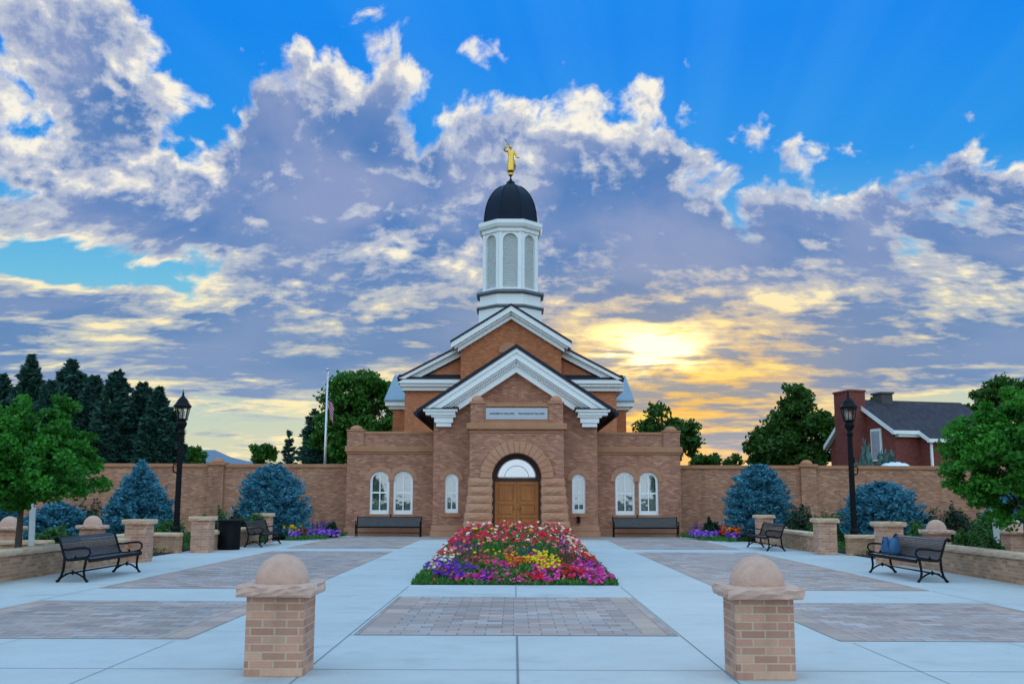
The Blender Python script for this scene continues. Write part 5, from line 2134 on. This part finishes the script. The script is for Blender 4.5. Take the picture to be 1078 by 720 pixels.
# conifer row on the left, mixed heights
con = [(34, 373, 80, 34, "broad pointed conifer, tallest of the left row"), (2, 394, 82, 30, "dark conifer cut by the left edge, behind the leafy tree"),
       (76, 379, 84, 30, "tall conifer second in height in the left row"), (100, 396, 80, 22, "slender dark conifer between the two taller ones in the left row"),
       (124, 390, 78, 25, "dense dark conifer in the middle of the left row"), (151, 403, 80, 24, "rounded conifer near the right end of the left row"),
       (168, 408, 77, 20, "narrow conifer beside the rounded one near the lamp post"), (184, 432, 78, 13, "shortest conifer, directly behind the left lamp post"),
       (55, 400, 77, 22, "squat conifer in front between the two tallest of the left row")]
for k, (px_, py_, Y, hw_, lb) in enumerate(con):
    x, zt_ = W(px_, py_, Y)
    conifer("conifer", lb, (x, Y, 0), zt_, hw_ * Y / FPX * 1.2, PINE, 50 + k, 620, 46, .30, "conifer row behind the left wall", .85, .5 if k != 0 else .1, .03, .02, .36)
x, zt_ = W(305, 453, 78)
conifer("young_spruce", "small pointed young spruce alone over the wall left of the flagpole", (x, 78, 0), zt_, 1.25, PINE, 70, 160, 30, .22, None, .85, .1, .08, .02, .3)
x, zt_ = W(331, 430, 76)
conifer("young_spruce", "dark narrow conifer between flagpole and the pointed young spruce", (x, 76, 0), zt_, 1.35, PINE, 71, 200, 34, .24, None, .7, .5, .08, .02, .34)

# blue spruces
bs = [(150, 485, 37.5, 39, 1.0, .22, "cone shaped blue spruce behind the left lamp post"), (288, 489.5, 41, 37, .85, .75, "rounded blue spruce beside the left flower bed"),
      (797, 489.5, 41, 33, .8, .85, "upright blunt blue spruce beside the right flower bed"), (927, 509, 36.5, 40, .8, .85, "low mounded blue spruce right of the right lamp post"),
      (62, 530, 33, 34, .9, .6, "low blue spruce behind the left leafy tree"), (4, 533, 33, 24, .9, .6, "blue spruce cut by the left edge of the view"),
      (1062, 520, 33, 30, .9, .6, "blue spruce half hidden behind the right leafy tree")]
for k, (px_, py_, Y, hw_, shp, bl, lb) in enumerate(bs):
    x, zt_ = W(px_, py_, Y)
    conifer("blue_spruce", lb, (x, Y, 0), zt_, hw_ * Y / FPX, BLUES, 80 + k, 900, 46, .075, "blue spruces along the walls", shp, bl, .045, .03, .36)

# shrubs: px centre, top py, Y, half width px, material, label
sh_list = [
    (96, 533, 34.5, 17, SHR_D, "dark shrub between domed bollard and cone shaped blue spruce", "yew_shrub"),
    (58, 557, 29.5, 21, SHR_G, "low bright green hedge shrub under the left leafy tree", "hedge_shrub"),
    (178, 549, 33.5, 18, SHR_G, "low green shrub at the foot of the left lamp post", "hedge_shrub"),
    (233, 538, 38.5, 10, SHR_P, "pale flowering shrub above the litter bin", "flowering_shrub"),
    (250, 541, 36.5, 11, SHR_D, "dark shrub between the litter bin and the left middle bench", "yew_shrub"),
    (268, 543, 37.5, 14, SHR_G, "green shrub just behind the left middle bench and far pier", "hedge_shrub"),
    (214, 545, 35.5, 12, SHR_G, "small green shrub left of the litter bin behind the wall", "hedge_shrub"),
    (349, 552, 43, 7, SHR_D, "tiny dark shrub at the back of the left flower bed", "yew_shrub"),
    (748, 549, 42.5, 10, SHR_D, "small dark shrub at the back of the right flower bed", "yew_shrub"),
    (842, 535, 37, 17, SHR_D, "dark spreading shrub between upright blue spruce and right lamp post", "yew_shrub"),
    (875, 541, 39, 22, SHR_G, "pale green hedge shrub against the right garden wall", "hedge_shrub"),
    (978, 540, 36, 22, SHR_D, "dark shrub right of the low mounded blue spruce", "yew_shrub"),
    (1005, 536, 37.5, 16, SHR_D, "dark shrub under the right leafy tree against the wall", "yew_shrub"),
    (1036, 541, 31.5, 15, SHR_G, "clipped round green shrub behind the leaning right stake", "round_shrub"),
    (966, 553, 30.5, 15, SHR_G, "low green shrub behind the right front bench", "hedge_shrub"),
    (1016, 563, 24.0, 14, SHR_G, "low leafy plant by the wall between right stake and bench", "low_plant"),
    (1042, 566, 23.0, 14, SHR_G, "low leafy plant at the foot of the right leafy tree", "low_plant"),
    (860, 553, 34.5, 12, SHR_G, "small green shrub behind the wall left of the right lamp post", "hedge_shrub"),
    (910, 484, 54, 22, BLUEGR, "blue green juniper top showing over the wall before the house", "juniper"),
    (932, 481, 55, 18, BLUEGR, "blue green juniper nearest the canopy before the house", "juniper")]
for k, (px_, py_, Y, hw_, m_, lb, nm) in enumerate(sh_list):
    x, zt_ = W(px_, py_, Y)
    rx = hw_ * Y / FPX
    up_ = 1.2 if nm == "juniper" else 0
    zb_ = 0
    shrub(nm, lb, (x, Y, zb_), rx, min(rx, 1.1), max(.25, zt_), m_, int(2200 + 1800 * rx), .055 if up_ == 0 else .2, 100 + k, "garden shrubs", "shrub", .5 if up_ == 0 else .2, up_)


# ------------------------------------------------------------------ flowers
def stamp(name, tv, tf, pos, nrm, size, m_, rng, parent=None):
    """many copies of a small template (one island each), z of the template along nrm"""
    tv = np.array(tv, dtype=float)
    n, k = len(pos), len(tv)
    r_ = rdir(rng, n)
    a = np.cross(nrm, r_)
    a /= np.linalg.norm(a, axis=1, keepdims=True)
    b = np.cross(nrm, a)
    sz_ = np.asarray(size).reshape(-1, 1, 1) * np.ones((n, 1, 1))
    v = (tv[None, :, 0:1] * a[:, None] + tv[None, :, 1:2] * b[:, None] + tv[None, :, 2:3] * nrm[:, None]) * sz_ + pos[:, None]
    lt = np.array([len(f) for f in tf], dtype=np.int32)
    lv = np.concatenate([np.array(f, dtype=np.int32) for f in tf])
    me = bpy.data.meshes.new(name)
    me.vertices.add(n * k)
    me.vertices.foreach_set('co', v.ravel())
    L_ = len(lv)
    me.loops.add(n * L_)
    me.loops.foreach_set('vertex_index', (lv[None] + (np.arange(n) * k)[:, None]).ravel().astype(np.int32))
    me.polygons.add(n * len(tf))
    lts = np.tile(lt, n)
    me.polygons.foreach_set('loop_start', np.concatenate([[0], np.cumsum(lts)[:-1]]).astype(np.int32))
    me.polygons.foreach_set('loop_total', lts)
    me.materials.append(m_)
    me.update(calc_edges=True)
    o = bpy.data.objects.new(name, me)
    COL.objects.link(o)
    if parent is not None: o.parent = parent
    return o


def tmpl_daisy(n=8, cup=.18, inner=.35):
    v = [(0, 0, .12)]
    for k in range(n):
        a = 2 * math.pi * k / n
        v.append((inner * math.cos(a), inner * math.sin(a), .10))
    for k in range(n):
        a = 2 * math.pi * (k + .5) / n
        v.append((math.cos(a), math.sin(a), cup))
    f = []
    for k in range(n):
        j = (k + 1) % n
        f.append([0, 1 + k, 1 + j])
        f.append([1 + k, 1 + n + k, 1 + j])
    for k in range(n):                       # second tier of petals fills the gaps
        j = (k + 1) % n
        f.append([1 + j, 1 + n + k, 1 + n + j])
    return v, f


def tmpl_ball():
    v = [(0, 0, .75)]
    for r_, zz_ in ((.6, .55), (1.0, .1), (.55, -.3)):
        for k in range(7):
            a = 2 * math.pi * (k + .3 * zz_) / 7
            v.append((r_ * math.cos(a), r_ * math.sin(a), zz_))
    f = [[0, 1 + k, 1 + (k + 1) % 7] for k in range(7)]
    for ring_ in range(2):
        o = 1 + ring_ * 7
        for k in range(7):
            f.append([o + k, o + 7 + k, o + 7 + (k + 1) % 7, o + (k + 1) % 7])
    return v, f


def tmpl_spike():
    v, f = [], []
    for i in range(9):
        zz_ = i * .22
        r_ = .12 * (1 - i / 11)
        for k in range(4):
            a = math.pi / 2 * k + i * .7
            b = len(v)
            v += [(0, 0, zz_), (r_ * math.cos(a - .5), r_ * math.sin(a - .5), zz_ + .1), (r_ * 1.5 * math.cos(a), r_ * 1.5 * math.sin(a), zz_ + .2), (r_ * math.cos(a + .5), r_ * math.sin(a + .5), zz_ + .12)]
            f.append([b, b + 1, b + 2, b + 3])
    b = len(v)
    v += [(-.02, 0, -.8), (.02, 0, -.8), (.02, 0, 1.9), (-.02, 0, 1.9)]
    f.append([b, b + 1, b + 2, b + 3])
    return v, f


PET = dict(
    zin=island_mat("zinnia_petal", [(.60, .012, .016), (.66, .02, .05), (.48, .008, .012), (.72, .05, .13), (.60, .01, .02), (.80, .60, .45), (.66, .03, .07), (.52, .01, .016), (.84, .66, .50), (.66, .02, .02), (.70, .03, .09), (.56, .012, .016)]),
    pink=island_mat("pink_petunia_petal", [(.70, .03, .30), (.62, .015, .24), (.75, .10, .40), (.55, .01, .18)]),
    rose=island_mat("rose_petal", [(.66, .06, .09), (.74, .17, .18), (.60, .03, .05)]),
    purple=island_mat("purple_petunia_petal", [(.12, .01, .33), (.18, .02, .42), (.08, .008, .22), (.25, .03, .45)]),
    lilac=island_mat("lilac_petal", [(.28, .12, .60), (.20, .05, .50), (.40, .22, .68), (.14, .02, .36)]),
    yel=island_mat("yellow_marigold_petal", [(.85, .60, .012), (.80, .66, .03), (.85, .52, .01)]),
    org=island_mat("orange_marigold_petal", [(.80, .25, .01), (.75, .12, .01), (.85, .40, .015), (.70, .06, .015)]),
    red=island_mat("scarlet_petal", [(.55, .006, .008), (.48, .004, .012), (.62, .012, .01)]),
    crm=island_mat("cream_petal", [(.75, .70, .45), (.72, .66, .52), (.60, .20, .22), (.78, .72, .35)]),
    sal=island_mat("blue_salvia_petal", [(.06, .04, .36), (.10, .06, .46), (.05, .03, .25)]),
    brz=leaf_mat("bronze_foliage", (.10, .035, .03), (.24, .12, .08), trans=.2),
    grn=leaf_mat("bedding_leaf", (.025, .10, .018), (.09, .26, .045), trans=.25))

rng = np.random.default_rng(77)
BX0, BX1, BY0, BY1 = -1.90, 1.94, 19.35, 33.9
# soil of the bed inside a thin edge
mb = MB()
nx, ny = 10, 30
mb.grid([[(BX0 + (BX1 - BX0) * i / nx, BY0 + (BY1 - BY0) * j / ny, .012 + .10 * math.sin(math.pi * i / nx) * min(1, j / 3, (ny - j) / 3)) for i in range(nx + 1)] for j in range(ny + 1)])
tag(mb.build("bed_soil", SOIL), kind='structure')


def bed_h(x, y):
    """height of the planting over the bed: low at the front and edges, tall at the rear middle"""
    f = np.clip((y - BY0) / (BY1 - BY0), 0, 1)
    e = np.clip(np.minimum(x - BX0, BX1 - x) / .55, 0, 1)
    c = .17 + .25 * np.clip(f / .45, 0, 1) + .22 * np.clip((f - .4) / .4, 0, 1)
    ed = np.clip((y - BY0) / .9, 0, 1) * .78 + .22
    bumpy = 1 + .16 * np.sin(x * 5.1 + y * 1.7) * np.sin(y * 3.3 - x * 2.2) + .10 * np.sin(x * 11 + y * 7.3)
    return c * (.38 + .62 * e ** .7) * ed * bumpy


def scatter(n, x0, x1, y0, y1, shape="ellipse"):
    if abs(x0) < 2.3 and y0 < 34 and y0 != BY0:          # spots measured in the picture, moved to their true distance
        y0, y1 = BY0 + (y0 - 18.5) * .965, BY0 + (y1 - 18.5) * .965
    if shape == 'box':
        return np.stack([rng.uniform(x0, x1, n), rng.uniform(y0, y1, n)], 1)
    a = rng.uniform(0, 2 * math.pi, n)
    r_ = np.sqrt(rng.uniform(0, 1, n)) * (1 + .12 * np.sin(a * 5 + x0 * 3))
    p = np.stack([(x0 + x1) / 2 + (x1 - x0) / 2 * r_ * np.cos(a), (y0 + y1) / 2 + (y1 - y0) / 2 * r_ * np.sin(a)], 1)
    p[:, 0] = np.clip(p[:, 0], BX0 + .02 if abs(x0) < 2.2 else -99, BX1 - .02 if abs(x1) < 2.2 else 99)
    return p


def flowers(name, label, xy, h, size, m_, tmpl, tilt=.5, cat="flowers", dz=.03, lo=.72):
    n = len(xy)
    hh = h(xy[:, 0], xy[:, 1]) if callable(h) else np.full(n, h)
    pos = np.column_stack([xy, hh * rng.uniform(lo, 1.14, n) + dz])
    nrm = np.array([0, -.35, 1.0]) + rdir(rng, n) * tilt
    nrm[:, 2] = np.abs(nrm[:, 2])
    nrm /= np.linalg.norm(nrm, axis=1, keepdims=True)
    o = stamp(name, *tmpl, pos, nrm, size * rng.uniform(.75, 1.25, n), m_, rng)
    return tag(o, label, cat, kind='stuff')


def foliage(name, label, xy, h, size, m_, ratio=.35, up_=.9):
    n = len(xy)
    hh = h(xy[:, 0], xy[:, 1]) if callable(h) else np.full(n, h)
    pos = np.column_stack([xy, hh * rng.uniform(.02, 1.0, n) ** .8])
    d = np.array([0, 0, up_]) + rdir(rng, n) * .8
    d /= np.linalg.norm(d, axis=1, keepdims=True)
    b = np.cross(d, rdir(rng, n))
    b /= np.linalg.norm(b, axis=1, keepdims=True)
    s = size * rng.uniform(.6, 1.4, (n, 1))
    o = quads_object(name, pos, d * s, b * s * ratio, m_, None, .1)
    return tag(o, label, "foliage", kind='stuff')


D8, D5, BALL, SPK = tmpl_daisy(8), tmpl_daisy(5, .10, .5), tmpl_ball(), tmpl_spike()
foliage("bedding_foliage", "mixed green foliage filling the long central flower bed", scatter(46000, BX0, BX1, BY0, BY1, 'box'), lambda x, y: bed_h(x, y) * 1.04, .055, PET['grn'])
foliage("bronze_foliage", "fuzzy bronze red foliage in the right and left of the central bed", np.concatenate([scatter(1500, .85, 1.6, 20.2, 23.0), scatter(1100, -1.3, -.5, 20.6, 23.2)]),
        lambda x, y: bed_h(x, y) * 1.12 + .05, .06, PET['brz'], .16, 1.2)
flowers("zinnias", "tall red, crimson and white zinnias at the back of the central bed", scatter(2000, -1.82, 1.86, 25.4, 33.3, 'box'), lambda x, y: bed_h(x, y) * 1.06, .047, PET['zin'], D8, .5, lo=.62)
flowers("yellow_zinnias", "scattered large yellow blooms among the red zinnias", np.array([(-.95, 24.2), (-1.0, 27.5), (-.5, 31), (-.1, 32), (.2, 31), (-.85, 22.9), (-.6, 28.4), (.5, 29.5), (-1.2, 26)]),
        lambda x, y: bed_h(x, y) * 1.16, .062, PET['yel'], BALL, .3)
flowers("rose_flowers", "rose and coral blooms through the middle of the central bed", np.concatenate([scatter(90, -.8, 1.5, 21.8, 25.5), scatter(130, -1.1, .7, 20.2, 22.2), scatter(150, -1.8, -1.0, 22.5, 27), scatter(170, 1.1, 1.86, 22.5, 27)]), lambda x, y: bed_h(x, y) * 1.05, .042, PET['rose'], D8, .6)
flowers("cream_flowers", "cream and pale pink blooms along both sides of the central bed", np.concatenate([scatter(170, -1.86, -1.2, 19.6, 24.0), scatter(200, 1.15, 1.86, 22.0, 27.5), scatter(60, -.4, 1.4, 27, 32)]), lambda x, y: bed_h(x, y) * 1.05, .034, PET['crm'], D8, .6)
flowers("red_flowers", "deep red blooms on the edges of the central bed", np.concatenate([scatter(120, 1.2, 1.88, 20.5, 24), scatter(110, .85, 1.35, 18.75, 19.9), scatter(50, .25, .6, 18.6, 19.2), scatter(120, -1.85, -1.1, 23, 28)]), lambda x, y: bed_h(x, y) * 1.05 + .02, .038, PET['red'], D5, .6)
flowers("yellow_marigolds", "dense clump of yellow marigolds right of centre in the central bed", np.concatenate([scatter(130, .15, .98, 20.3, 22.4), scatter(60, .45, 1.0, 19.3, 20.4), scatter(14, -1.4, -.2, 22, 24)]), lambda x, y: bed_h(x, y) * 1.03 + .05, .036, PET['yel'], BALL, .3)
flowers("orange_marigolds", "small patch of orange red flowers left of the yellow marigolds", scatter(90, -.2, .35, 20.4, 22.2), lambda x, y: bed_h(x, y) * 1.03 + .03, .036, PET['org'], BALL, .4)
flowers("pink_petunias", "bright magenta petunias along the front right of the central bed", np.concatenate([scatter(300, 1.1, 1.9, 18.4, 20.8), scatter(130, .35, .95, 18.5, 20.2), scatter(60, -1.2, 1.2, 18.5, 19.2), scatter(60, -.45, 0, 19.3, 21), scatter(35, -.9, -.3, 18.6, 19.4)]), lambda x, y: bed_h(x, y) * 1.04 + .02, .038, PET['pink'], D5, .7, lo=.4)
flowers("purple_petunias", "deep purple petunias at the front left of the central bed", np.concatenate([scatter(220, -1.55, -.75, 18.8, 20.8), scatter(90, -1.86, -1.5, 20.2, 22.5), scatter(40, -.7, -.4, 18.6, 19.2), scatter(60, 1.3, 1.86, 20.4, 21.6)]), lambda x, y: bed_h(x, y) * 1.04 + .02, .038, PET['purple'], D5, .7, lo=.45)
flowers("blue_salvia", "blue violet salvia spikes in the left and right middle of the bed", np.concatenate([scatter(70, -1.55, -.7, 22.6, 26), scatter(22, 1.0, 1.4, 23.5, 25), scatter(30, .1, .7, 22.6, 23.4)]), lambda x, y: bed_h(x, y) * 1.0, .115, PET['sal'], SPK, .15, "flowers", .0)
flowers("pink_edging", "small pink and rose flowers scattered over the front greenery", scatter(190, -1.7, 1.5, 18.5, 20.3), lambda x, y: bed_h(x, y) * 1.02, .032, PET['rose'], D5, .6, lo=.4)

# side beds beside the church, at the foot of the wall
for s, side in ((-1, "left"), (1, "right")):
    pts_ = [(WX(541 + s * 243, 40.0), 40.2), (WX(541 + s * 190, 43.5), 43.9), (WX(541 + s * 178, 44), 44.6), (WX(541 + s * 176, 46), 46.2), (s * 10.4, 46.2), (s * 10.4, 38.6), (s * 9.0, 38.6)]
    mb = MB()
    p3 = [(x, y, .03) for x, y in pts_]
    mb.face(p3 if s > 0 else p3[::-1])
    tag(mb.build("bed_soil", SOIL), kind='structure')

    def sx(px_, Y): return WX(541 + s * px_, Y)
    foliage("border_foliage", "green foliage of the small corner flower bed on the %s of the church" % side, np.concatenate([scatter(1800, sx(246, 40.5), sx(196, 40.5), 39.3, 43.5), scatter(900, sx(225, 42), sx(180, 43), 42.6, 45.5)]), .17, .05, PET['grn'])
    flowers("purple_border_petunias", "mounded lilac and purple petunias edging the %s corner bed" % side, np.concatenate([scatter(300, sx(217, 41.5), sx(186, 42), 40.8, 43.6), scatter(60, sx(236, 40), sx(222, 40), 39.6, 40.6)]), .27, .062, PET['lilac'], D5, .7, lo=.3)
    flowers("orange_border_marigolds", "orange and yellow marigolds in the %s corner bed" % side, scatter(130, sx(242, 41), sx(219, 41), 40.0, 42.0), .46, .07, PET['org'] if s > 0 else PET['yel'], BALL, .4, lo=.5)
    flowers("red_border_flowers", "dark red blooms in the %s corner bed" % side, scatter(45, sx(228, 41), sx(214, 41), 40.2, 41.6), .33, .06, PET['red'], D5, .5)
    flowers("blue_border_salvia", "violet salvia spikes at the back of the %s corner bed" % side, scatter(90, sx(228, 43), sx(186, 44), 43, 45.6), .36, .14, PET['sal'], SPK, .12, "flowers", .02)
# loose ground cover in the planting beds behind the low walls
for s, side in ((-1, "left"), (1, "right")):
    foliage("ground_cover", "low green ground cover behind the low walls on the %s" % side, scatter(14000, s * 10.0 - (0 if s > 0 else 6), s * 10.0 + (6 if s > 0 else 0), 18, 45, 'box'), .16, .06, SHR_G)
